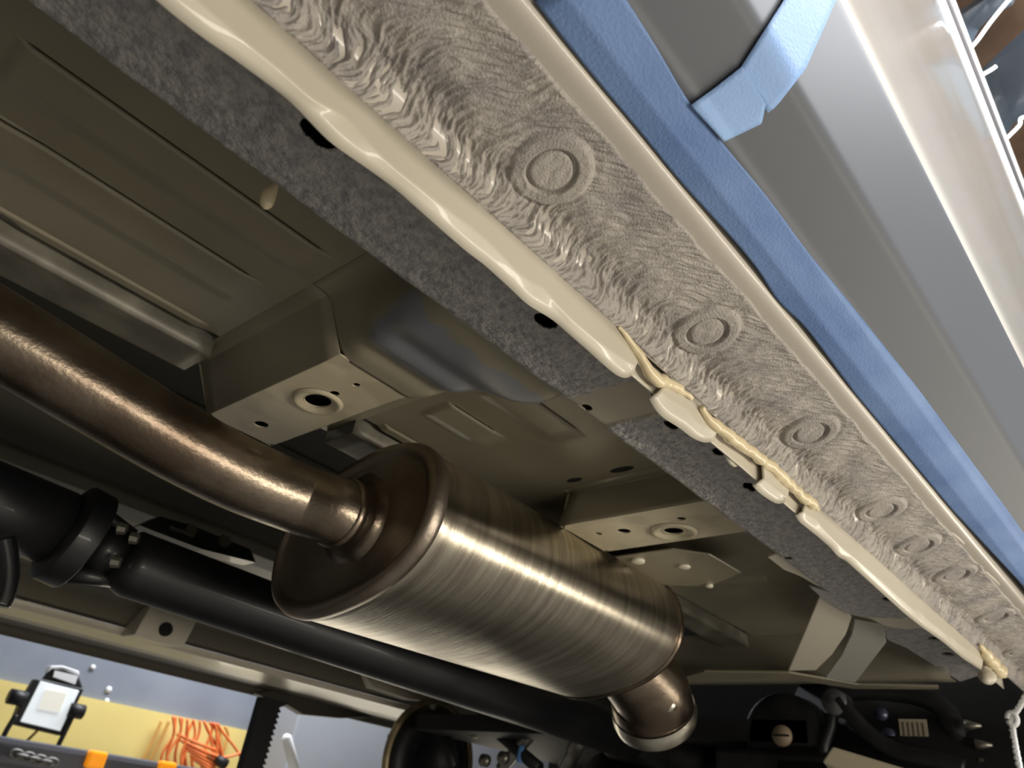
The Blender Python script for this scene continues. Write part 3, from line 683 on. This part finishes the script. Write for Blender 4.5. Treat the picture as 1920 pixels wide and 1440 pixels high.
# outlet elbow with clamp band
B0 = A1 - axis * .01
E0 = B0 + np.array([0, -.012, -.012]); E1 = at(1214, 1288, x=.755); E2 = at(1222, 1318, x=.775); E3 = at(1227, 1338, x=.787)
pts = curve([E0, E1, E2, E3], 10)
mb = MB(); mb.tube(pts, list(np.interp(np.arange(len(pts)), [0, 10, 20, 30], [.038, .043, .0455, .0455])), 40); mb.build('outlet_elbow', BRONZE, exh, True)
mb = MB(); mb.tube([pts[-8], pts[-4], pts[-1], pts[-1] + (pts[-1] - pts[-4]) * 1.7], [.0466, .0474, .0478, .0462], 48, cap=False); o = mb.build('clamp_band', steel('bright_clamp', srgb(206, 200, 186), srgb(170, 162, 146), .3, (1, 1, 1), 30, 0), exh, True)
p = at(1247, 1317, x=.745); mb = MB(); mb.tube([p + np.array([.01, 0, 0]), p, p + np.array([-.003, -.002, 0])], [.010, .010, .006], 20); mb.build('bolt', MATS['bright_clamp'], exh, True)

# ================================================================== DRIVE SHAFT
BLK = mat('black_painted_steel', srgb(18, 19, 22), .42, .0, coat=.1, var=srgb(34, 34, 34), vscale=12)
BRIGHT = mat('worn_bright_metal', srgb(150, 146, 134), .35, .8)
shaft = thing('drive_shaft', (.5, .75, .14), 'black painted drive shaft with universal joint passing behind the muffler', 'drive shaft')
YS = .76
def sp(u, v): return at(u, v, y=YS)
c0 = at(0, 955, y=YS); c1 = at(160, 1020, y=YS)
j0 = at(150, 1006, y=YS); j1 = at(230, 1050, y=YS)
mb = MB(); mb.tube([at(-250, 850, y=YS), at(110, 990, y=YS)], [.034, .034], 40); mb.build('front_shaft_tube', BLK, shaft, True)
mb = MB(); a = at(110, 990, y=YS); b = at(165, 1018, y=YS); mb.tube([a, a + (b - a) * .2, b - (b - a) * .1, b], [.034, .046, .046, .034], 36); mb.build('joint_flange', BLK, shaft, True, bevel=.001)
mb = MB(); mb.tube([b, at(222, 1042, y=YS)], [.020, .022], 24)
for s_ in (-1, 1):
    mb.tube([b + np.array([-.005, 0, .03 * s_]), at(232, 1046, y=YS) + np.array([0, 0, .022 * s_])], [.009, .007], 12)
mb.build('universal_joint', BLK, shaft, True)
for u, v in ((222, 990), (245, 1008), (210, 1052)):
    p = at(u, v, y=YS - .03); mb = MB(); mb.tube([p, p + np.array([.006, -.004, 0])], [.006, .005], 8); mb.build('joint_bolt', BRIGHT, shaft)
mb = MB(); mb.tube([at(228, 1040, y=YS), at(250, 1058, y=YS), at(900, 1288, y=YS), at(1180, 1386, y=YS)], [.028, .031, .031, .031], 40); mb.build('rear_shaft_tube', BLK, shaft, True)
# carrier bracket with bolts
cb = thing('carrier_bracket', (.35, .85, .25), 'black carrier bracket with two bright bolts above the drive shaft joint', 'bracket')
V, F = plate([(at(u, v, y=.83)[0], at(u, v, y=.83)[2]) for u, v in [(262, 985), (300, 968), (360, 985), (470, 1030), (480, 1055), (380, 1030), (300, 1000)]], [], lambda a, b: (a, .83, b), lambda a, b: (a, .86, b)); mesh('bracket_arm', V, F, BLK, cb, bevel=.002)
for u, v in ((360, 993), (424, 1014)):
    p = at(u, v, y=.826); mb = MB(); mb.tube([p, p + np.array([0, .006, 0])], [.007, .008], 6); mb.build('bracket_bolt', BRIGHT, cb)
mb = MB(); mb.box(tuple(at(318, 990, y=.822)), tuple(at(318, 990, y=.822) + np.array([.03, .006, .003]))); mb.build('bright_edge', BRIGHT, cb)
hose = thing('rubber_hose', (.15, .6, .1), 'black rubber hose hanging at the left edge below the front shaft', 'hose')
mb = MB(); mb.tube(curve([at(6, 1010, y=.66), at(12, 1040, y=.66), at(14, 1075, y=.66), at(8, 1110, y=.66), at(-4, 1135, y=.66)], 8), .008, 16); mb.build('hose_body', mat('black_rubber', srgb(16, 17, 20), .3, coat=.4), hose, True)

# ================================================================== REAR AXLE / SUSPENSION (black)
BK2 = mat('oily_black_cast_iron', srgb(20, 21, 24), .5, var=srgb(38, 38, 40), vscale=30, bump=.5, bscale=120)
axl = thing('rear_axle', (1.35, .9, 0), 'black rear axle with differential housing behind the shaft end', 'axle')
AX = 1.40
mb = MB(); mb.tube([(AX, 1.50, .045), (AX, 1.12, .045), (AX, 1.05, .05)], [.035, .038, .07], 32)
mb.tube([(AX, .80, .05), (AX, .70, .045), (AX, .22, .045)], [.07, .04, .036], 32); mb.build('axle_tube', BK2, axl, True)
mb = MB(); 
for ph in np.linspace(0, math.pi, 10): pass
mb.tube([(AX - .13, .92, .06), (AX - .12, .92, .06), (AX - .10, .92, .06), (AX - .04, .92, .05), (AX + .04, .92, .05), (AX + .10, .92, .05)], [.03, .05, .065, .125, .13, .05], 32)
mb.build('differential_housing', BK2, axl, True)
mb = MB(); mb.tube([(AX - .20, .90, .07), (AX - .13, .92, .06)], [.035, .04], 24); mb.build('pinion_flange', BK2, axl, True)
for u, v, r_ in ((886, 1372, .011), (810, 1322, .008), (948, 1358, .008), (995, 1310, .008), (905, 1425, .012), (940, 1420, .012), (1163, 1404, .006)):
    p = at(u, v, x=1.20); mb = MB(); mb.tube([p, p + np.array([.012, 0, 0])], r_, 10); mb.build('axle_bolt', BRIGHT, axl, True)
p = at(978, 1398, x=1.22); mb = MB(); mb.tube([p, p + np.array([.002, 0, -.03])], [.006, .009], 10); mb.build('blue_light_spot', mat('blue_spot_colour', srgb(110, 160, 225), .3), axl, True)  # blue light spot put into the colour of a small stub
for i, (u0, v0, u1, v1, r_) in enumerate([(700, 1330, 860, 1440, .0), (900, 1345, 1010, 1440, .012), (940, 1440, 1010, 1360, .012), (830, 1345, 850, 1440, .01), (1010, 1330, 1175, 1378, .010), (930, 1300, 1175, 1382, .012), (1060, 1440, 1100, 1360, .015), (1150, 1390, 1330, 1425, .03)]):
    if r_: mb = MB(); mb.tube([at(u0, v0, x=1.25), at(u1, v1, x=1.22)], r_, 14); mb.build('axle_link', BRIGHT if i in (2, 6) else BK2, axl, True)
lf = thing('brake_hub', (1.29, 1.40, .0), 'far side brake drum with tan worn rim edge above the bottom frame edge', 'brake')
def drum(nm, pr, m):
    P = np.array([[(1.292 + r_ * math.sin(a_), 1.38 + t_, .112 + r_ * math.cos(a_)) for a_ in np.linspace(0, 2 * math.pi, 65)] for t_, r_ in pr]); return grid(nm, P, m, lf)
drum('brake_drum', [(.01, .0), (.01, .06), (-.01, .062), (-.012, .09), (.0, .122), (.02, .112), (.04, .10), (.05, .08), (.05, 0)], BK2)
drum('worn_rim', [(-.004, .124), (-.006, .130), (.0, .134), (.008, .134), (.010, .129)], mat('tan_worn_rim', srgb(176, 158, 124), .4, .4, var=srgb(120, 110, 92), vscale=30))

sus = thing('rear_suspension_arm', (1.2, .3, .05), 'black curved rear suspension arm assembly behind the rocker end at lower right', 'suspension arm')
SXX = 1.16
def stube(px, x, r_, nm, m=BK2, n=16, par=sus, sn=10):
    mb = MB(); mb.tube(curve([at(u, v, x=x) for u, v in px], sn), r_, n); return mb.build(nm, m, par, True)
stube([(1560, 1300), (1640, 1295), (1720, 1305), (1775, 1335), (1800, 1390), (1810, 1460)], SXX, .013, 'upper_arm')
stube([(1575, 1312), (1600, 1345), (1640, 1385), (1690, 1412), (1760, 1425), (1810, 1440)], SXX - .03, .011, 'lower_arm')
stube([(1560, 1300), (1562, 1330), (1558, 1360), (1545, 1400), (1545, 1440)], SXX - .02, .008, 'link_rod')
mb = MB(); p = at(1563, 1315, x=SXX - .04); mb.tube([p, p + np.array([.03, 0, 0])], .017, 20); mb.build('bushing', mat('grey_bushing', srgb(96, 98, 100), .4, .4), sus, True)
for k_, (u, v) in enumerate([(1810, 1360), (1830, 1396), (1838, 1430)]):
    p = at(u, v, x=SXX - .02); mb = MB(); mb.tube([p, p + np.array([.0, -.018, 0])], [.007, .002], 10); mb.build('cooling_fin', BRIGHT, sus, True)
lab = at(1713, 1370, x=SXX - .01)
mb = MB(); mb.box((SXX - .01, lab[1] - .017, lab[2] - .013), (SXX - .008, lab[1] + .017, lab[2] + .014)); lb = mb.build('sticker', mat('label_paper', srgb(160, 150, 132), .6), sus)
for k_ in range(5):
    mb = MB(); yy_ = lab[1] - .013 + k_ * .006; mb.box((SXX - .0106, yy_, lab[2] - .010), (SXX - .0100, yy_ + .002, lab[2] + .010)); mb.build('printed_bar', mat('print_ink', srgb(90, 82, 72), .6), lb)
for u, v in ((1655, 1340), (1670, 1380)):
    p = at(u, v, x=SXX); mb = MB(); mb.tube([p, p + np.array([-.01, 0, 0])], .009, 12); mb.build('arm_bolt', mat('blued_bolt', srgb(82, 86, 108), .35, .6), sus, True)
hub = thing('rear_subframe_mount', (1.15, .5, .05), 'black subframe mount with a tan round bushing face at bottom right of the muffler', 'subframe mount')
p = at(1467, 1380, x=1.14)
mb = MB(); mb.tube([p + np.array([.07, 0, 0]), p + np.array([.004, 0, 0]), p], [.062, .060, .05], 32); mb.build('mount_cup', BK2, hub, True, bevel=.002)
mb = MB(); mb.tube([p + np.array([-.004, 0, 0]), p], [.014, .015], 24); mb.build('bushing_face', mat('tan_bushing', srgb(160, 142, 118), .5), hub, True)
mb = MB(); mb.box((p[0] - .0055, p[1] - .012, p[2] - .0012), (p[0] - .0038, p[1] + .012, p[2] + .0012)); mb.build('slot', BLACK, hub)
mb = MB(); mb.box((1.13, .42, -.05), (1.30, .60, .15)); 
mb.box((1.20, .15, -.05), (1.36, .55, .16)); mb.build('mount_block', BK2, hub, bevel=.008)
# black liner behind everything at the rear
arch = car
P = []
for a_ in np.linspace(math.radians(-25), math.radians(205), 40):
    P.append([(1.45 - .34 * math.cos(a_), yv, .03 + .30 * math.sin(a_)) for yv in (.02, .10, .30, .50)])
grid('wheel_arch_liner', np.array(P), mat('liner_black', srgb(18, 19, 22), .7), arch, solid=.002)
mb = MB(); mb.box((1.14, .46, .16), (1.62, 1.28, .19)); mb.build('wheel_arch_shelf', MATS['liner_black'], arch)
mb = MB(); mb.box((1.66, .0, -.30), (1.69, 1.34, .60)); mb.build('wheel_arch_wall', MATS['liner_black'], arch)
bm_ = thing('beige_beam', (1.0, .3, .0), 'pale beige painted beam end crossing the bottom edge under the suspension arm', 'beam')
P = [at(u, v, x=xx) for u, v, xx in [(1560, 1398, 1.04), (1700, 1440, 1.04), (1760, 1480, 1.04), (1700, 1500, 1.04), (1540, 1428, 1.04)]]
V = P + [q_ + np.array([.03, .0, -.01]) for q_ in P]; n = 5
mesh('beam_body', V, [tuple(range(n)), tuple(range(2 * n - 1, n - 1, -1))] + [(i, (i + 1) % n, (i + 1) % n + n, i + n) for i in range(n)], mat('beam_paint', srgb(206, 196, 170), .4), bm_, bevel=.003)
# white rope at the right edge
rope = thing('white_rope', (1.0, .1, .02), 'thin white twisted cord with a knot hanging at the right edge below the rocker end', 'rope')
mb = MB(); xx = .98
P0 = curve([at(1925, 1300, x=xx), at(1908, 1328, x=xx), at(1897, 1345, x=xx), at(1898, 1370, x=xx), at(1903, 1400, x=xx), at(1912, 1445, x=xx)], 14)
for ph in (0, math.pi):
    mb.tube([p_ + np.array([.0, math.cos(i * .9 + ph), math.sin(i * .9 + ph)]) * .0016 for i, p_ in enumerate(P0)], .0022, 8)
mb.build('cord_body', mat('white_cord_fibre', srgb(225, 226, 226), .6), rope, True)
mb = MB(); p = at(1898, 1348, x=xx); mb.tube([p + np.array([0, .004 * math.cos(a_) , .006 * math.sin(a_)]) for a_ in np.linspace(0, 6, 16)], .003, 8); mb.build('knot', MATS['white_cord_fibre'], rope, True)

# ================================================================== GARAGE BACKGROUND
# jack stand below the far sill
js = thing('jack_stand', (1.07, 1.66, GZ), 'black ratchet jack stand with toothed post under the far sill', 'jack stand')
jt = at(505, 1320, y=1.66); jx = jt[0]
dirv = at(470, 1440, y=1.66) - jt; sl = dirv[0] / dirv[2]
def jp(z, off=0): return jt[0] + (z - jt[2]) * sl * 1.0 + off
poly = []; zt, zb2 = jt[2] + .01, GZ + .12
poly.append((jp(zt, -.028), zt)); poly.append((jp(zt, .045), zt))
zz = zt - .01; k_ = 0
while zz > zb2:
    poly.append((jp(zz, .030), zz)); poly.append((jp(zz - .004, .022), zz - .004)); zz -= .012
poly.append((jp(zb2, .022), zb2)); poly.append((jp(zb2, -.022), zb2)); 
V, F = plate(poly, [], lambda a, b: (a, 1.65, b), lambda a, b: (a, 1.675, b)); mesh('ratchet_post', V, F, mat('jack_black', srgb(20, 19, 19), .6), js)
mb = MB(); xb = jp(GZ)
for sx in (-1, 1):
    for sy in (-1, 1):
        mb.tube([(jp(zb2) + sx * .015, 1.662 + sy * .01, zb2 + .03), (xb + sx * .11, 1.662 + sy * .11, GZ + .006)], [.012, .012], 8)
mb.build('leg_frame', MATS['jack_black'], js)

WY = 4.0
# walls, floor, ceiling
def st(nm, a, b, m):
    mb = MB(); mb.box(a, b); o = mb.build(nm, m); o['kind'] = 'structure'; return o
WALLM = mat('blue_grey_wall_paint', srgb(128, 134, 144), .55, var=srgb(112, 118, 130), vscale=3, amt=.7, bump=.1, bscale=60)
st('floor', (-3, -3, GZ - .1), (6, WY + .1, GZ), mat('concrete', srgb(128, 124, 116), .6, var=srgb(104, 100, 94), vscale=6))
st('wall_far', (-3, WY, GZ), (6, WY + .1, 2.1), WALLM)
st('wall_near', (-3, -3.1, GZ), (6, -3.0, 2.1), mat('pale_wall', srgb(196, 190, 176), .7, var=srgb(150, 132, 104), vscale=2, amt=.6))
st('wall_rear', (6, -3.1, GZ), (6.1, WY + .1, 2.1), WALLM)
st('wall_front', (-3.1, -3.1, GZ), (-3, WY + .1, 2.1), MATS['pale_wall'])
st('ceiling', (-3, -3, 2.0), (6, WY, 2.1), mat('brown_board_ceiling', srgb(150, 122, 100), .7, var=srgb(118, 92, 74), vscale=5, amt=.8))
# yellow board on the wall
b0 = at(-40, 1262, y=WY - .02); b1 = at(482, 1376, y=WY - .02)
yb = thing('yellow_board', ((b0[0] + b1[0]) / 2, WY, b0[2]), 'yellow painted plywood board along the lower half of the back wall', 'board')
mb = MB(); mb.box((b0[0] - .4, WY - .02, GZ + .02), (b1[0] + .02, WY - .001, (b0[2] + b1[2]) / 2)); mb.build('board_panel', mat('yellow_board_paint', srgb(226, 206, 130), .55, var=srgb(208, 186, 112), vscale=2), yb)
for u, v in ((174, 1251), (204, 1293), (200, 1314)):
    p = at(u, v, y=WY - .004); nb = thing('wall_screw', tuple(p), {174: 'small pale screw head on the grey wall, highest of the three', 204: 'bright white screw head on the grey wall, middle and largest', 200: 'small screw head on the edge between grey wall and yellow board'}[u], 'screw', 'screw heads on the back wall')
    mb = MB(); mb.tube([p + np.array([0, .004, 0]), p + np.array([0, -.006, 0])], [.016 if u == 204 else .012, .01], 14); mb.build('screw_head', mat('screw_white', srgb(228, 230, 232), .3), nb, True)
# work light
LY = 3.55
def L3(u, v, y=LY): return at(u, v, y=y)
wl = thing('work_light', tuple(L3(60, 1440)), 'black framed square LED work light with carry handle standing before the yellow board', 'work light')
def slab(nm, px, y0, th, m, par, bev=.004):
    V, F = plate([(L3(u, v, y0)[0], L3(u, v, y0)[2]) for u, v in px], [], lambda a, b: (a, y0, b), lambda a, b: (a, y0 + th, b)); return mesh(nm, V, F, m, par, bevel=bev)
LB = mat('lamp_black', srgb(22, 22, 24), .5); LW = mat('lamp_white', srgb(240, 242, 244), .3)
slab('housing', [(68, 1273), (158, 1292), (116, 1380), (24, 1358), (40, 1318)], LY, .05, LB, wl)
slab('lens', [(76, 1277), (149, 1295), (113, 1371), (38, 1353)], LY - .006, .005, mat('led_lens', srgb(225, 232, 236), .25, emit=(.93, .98, 1, 1), estr=.35), wl)
slab('led_panel', [(86, 1292), (126, 1300), (112, 1336), (72, 1328)], LY - .010, .003, mat('led_yellow', srgb(232, 230, 216), .4, emit=(1, .98, .88, 1), estr=.25), wl, 0)
slab('handle', [(82, 1273), (98, 1252), (146, 1262), (156, 1290)], LY + .01, .03, LB, wl)
slab('handle_grip', [(88, 1262), (96, 1248), (118, 1248), (148, 1258), (150, 1266), (118, 1254), (98, 1254)], LY - .0, .04, LW, wl)
slab('switch_plate', [(103, 1257), (147, 1267), (141, 1283), (100, 1269)], LY - .005, .01, LW, wl, 0)
for u, v in ((32, 1308), (142, 1333)):
    p = L3(u, v); mb = MB(); mb.tube([p + np.array([-.03, 0, 0]), p + np.array([.03, 0, 0])], .028, 16); mb.build('tilt_knob', LB, wl, True)
mb = MB(); mb.tube(curve([L3(30, 1340), L3(12, 1370), L3(2, 1392), L3(0, 1400)], 6), .010, 8)
mb.tube(curve([L3(140, 1335), L3(122, 1372), L3(108, 1400), L3(98, 1420)], 6), .010, 8); mb.tube([L3(-20, 1396), L3(98, 1420)], .010, 8); mb.build('stand_frame', LB, wl, True)
mb = MB(); mb.tube(curve([L3(72, 1368, LY + .03), L3(55, 1385, LY + .03), L3(38, 1400, LY + .03)], 6), .006, 8); mb.build('power_lead', mat('tan_lead', srgb(190, 160, 90), .5), wl, True)
# dark rail with orange lamps along the bottom
ry = 3.3
rl = thing('dark_rail', tuple(at(150, 1435, y=ry)), 'dark grey rail with orange marker lamps along the bottom left edge', 'rail')
p0 = at(-150, 1395, y=ry); p1 = at(90, 1418, y=ry); p2 = at(480, 1455, y=ry)
zt = (at(200, 1412, y=ry))[2]
mb = MB(); mb.box((p0[0], ry, zt - .10), (p2[0], ry + .12, zt)); mb.build('rail_body', mat('rail_grey', srgb(84, 84, 90), .35, .3), rl, bevel=.02)
for u, v in ((182, 1425), (314, 1444)):
    p = at(u, v, y=ry - .02); mb = MB(); mb.box((p[0] - .035, ry - .025, p[2] - .03), (p[0] + .035, ry + .02, p[2] + .03)); mb.build('marker_lamp', mat('orange_marker', srgb(250, 160, 20), .3, emit=srgb(255, 150, 20), estr=.4), rl, bevel=.01)
ch = thing('coiled_chain', tuple(at(60, 1420, y=3.2)), 'grey chain lying along the dark rail beside the work light stand', 'chain')
for i in range(7):
    p = at(30 + i * 11, 1414 + i * 2.6, y=3.22); mb = MB()
    mb.tube([p + np.array([.022 * math.cos(a_), (.012 * math.sin(a_) if i % 2 else 0), (0 if i % 2 else .012 * math.sin(a_))]) for a_ in np.linspace(0, 2 * math.pi, 15)], .006, 7, cap=False)
    mb.build('chain_link', mat('chain_steel', srgb(110, 108, 106), .4, .7), ch, True)
# orange cords bundle
oc = thing('extension_cord', tuple(at(370, 1400, y=3.9)), 'tangled orange extension cord bundle hanging on the yellow board', 'cord')
OC = mat('orange_cord', srgb(226, 118, 60), .45); random.seed(11)
mb = MB()
for i in range(15):
    u0 = 325 + i * 6 + random.uniform(-4, 4); u1 = 300 + i * 9 + random.uniform(-25, 25); um = (u0 + u1) / 2 + random.uniform(-14, 14)
    yv = 3.93 - random.uniform(0, .08)
    mb.tube(curve([at(u0, 1343 + i, y=yv), at(um, 1378 + random.uniform(-8, 8), y=yv), at(u1, 1418, y=yv), at(u1 + random.uniform(-15, 15), 1470, y=yv)], 8), .0065, 7)
for i in range(7):
    v = 1386 + i * 8 + random.uniform(-3, 3)
    mb.tube(curve([at(332 + i * 5, v - 10, y=3.86), at(372 + i * 3, v + 8, y=3.85), at(405, v + 20, y=3.86)], 8), .0075, 7)
mb.tube(curve([at(390, 1412, y=3.84), at(420, 1420, y=3.84), at(450, 1412, y=3.84), at(466, 1402, y=3.84)], 8), .0065, 7)
mb.build('cord_loops', OC, oc, True)
mb = MB(); mb.tube([at(407, 1422, y=3.83), at(422, 1434, y=3.83)], [.02, .028], 12); mb.build('plug', LB, oc, True)
tn = thing('hose_loop', tuple(at(415, 1380, y=3.95)), 'tan hose loop hanging on the yellow board beside the orange cord', 'hose')
for du, r_ in ((0, .008), (14, .008)):
    for pp in ([(408 + du, 1362), (414 + du, 1378), (408 + du, 1400), (395 + du, 1440)], [(318 - du, 1350), (300 - du, 1390), (282 - du, 1425), (276 - du, 1450)]):
        mb = MB(); mb.tube(curve([at(a, b, y=3.95) for a, b in pp], 8), r_, 8); mb.build('hose_strand', mat('tan_hose', srgb(206, 158, 84), .5), tn, True)
# white pole and grey cabinet past the jack stand
po = thing('white_pole', tuple(at(555, 1440, y=3.0)), 'white pole leaning in front of the grey cabinet behind the jack stand', 'pole')
mb = MB(); mb.tube([at(535, 1378, y=3.0), at(537, 1383, y=3.0), at(562, 1475, y=3.0)], [.010, .021, .021], 16); mb.build('pole_body', LW, po, True)
cbn = thing('grey_cabinet', tuple(at(650, 1440, y=3.8)), 'pale grey metal cabinet behind the far sill with a dark object leaning on it', 'cabinet')
ca = at(545, 1400, y=3.7); cb2 = at(900, 1400, y=3.7)
mb = MB(); mb.box((ca[0], 3.7, GZ), (cb2[0] + 1.2, 3.98, 1.0)); mb.build('cabinet_body', mat('cabinet_grey', srgb(160, 164, 170), .5, var=srgb(146, 150, 158), vscale=2), cbn, bevel=.01)
mb = MB(); hd = at(728, 1380, y=3.69); mb.box((hd[0], 3.67, hd[2] - .01), (hd[0] + .10, 3.70, hd[2] + .01)); mb.build('handle', LB, cbn, bevel=.004)
# ceiling objects beyond the belt line: grey plastic ducts with white tube lamps
def ceil(u, v, z=1.9): return at(u, v, z=z)
gd = mat('blue_grey_plastic', srgb(112, 126, 142), .35, coat=.3, var=srgb(134, 148, 164), vscale=3, stretch=(1, 3, 1))
def sheet(px, z, th, m, nm, label, cat, group=None):
    P = [at(u, v, z=z) for u, v in px]; c_ = sum(P) / len(P); t_ = thing(nm, tuple(c_), label, cat, group)
    V, F = plate([(p[0], p[1]) for p in P], [], lambda a, b: (a, b, z + .02 * math.sin(b * 40)), lambda a, b: (a, b, z + th)); mesh('sheet_panel', V, F, m, t_); return t_
sheet([(1805, 33), (1850, 2), (1862, -40), (1930, -60), (1895, 0), (1860, 35), (1838, 65), (1822, 88), (1812, 70)], 1.80, .03, gd, 'ceiling_panel', 'narrow blue-grey panel slanting under the brown ceiling at top right, above the wide one', 'panel')
sheet([(1838, 150), (1862, 128), (1925, 70), (1990, 20), (2000, 200), (1925, 228), (1905, 240), (1885, 262), (1862, 200)], 1.75, .03, gd, 'ceiling_panel', 'wide blue-grey panel under the brown ceiling touching the right edge', 'panel')
LT = mat('white_tube_lamp', srgb(255, 255, 255), .3, emit=(1, 1, 1, 1), estr=2.2)
for px, z, lb_ in (([(1822, 88), (1834, 74), (1860, 38), (1895, -4), (1930, -40)], 1.77, 'thin white light tube along the edge of the narrow ceiling panel'),
                 ([(1842, 140), (1858, 131), (1868, 124)], 1.72, 'short white light tube at the upper edge of the wide ceiling panel'),
                 ([(1880, 266), (1895, 252), (1912, 234), (1914, 222), (1930, 218)], 1.72, 'bent white light tube at the lower edge of the wide ceiling panel')):
    t_ = thing('light_tube', tuple(at(*px[0], z=z)), lb_, 'lamp', 'white tubes at the ceiling panels'); mb = MB(); mb.tube(curve([at(u, v, z=z) for u, v in px], 6), .004, 10); mb.build('tube_body', LT, t_, True)
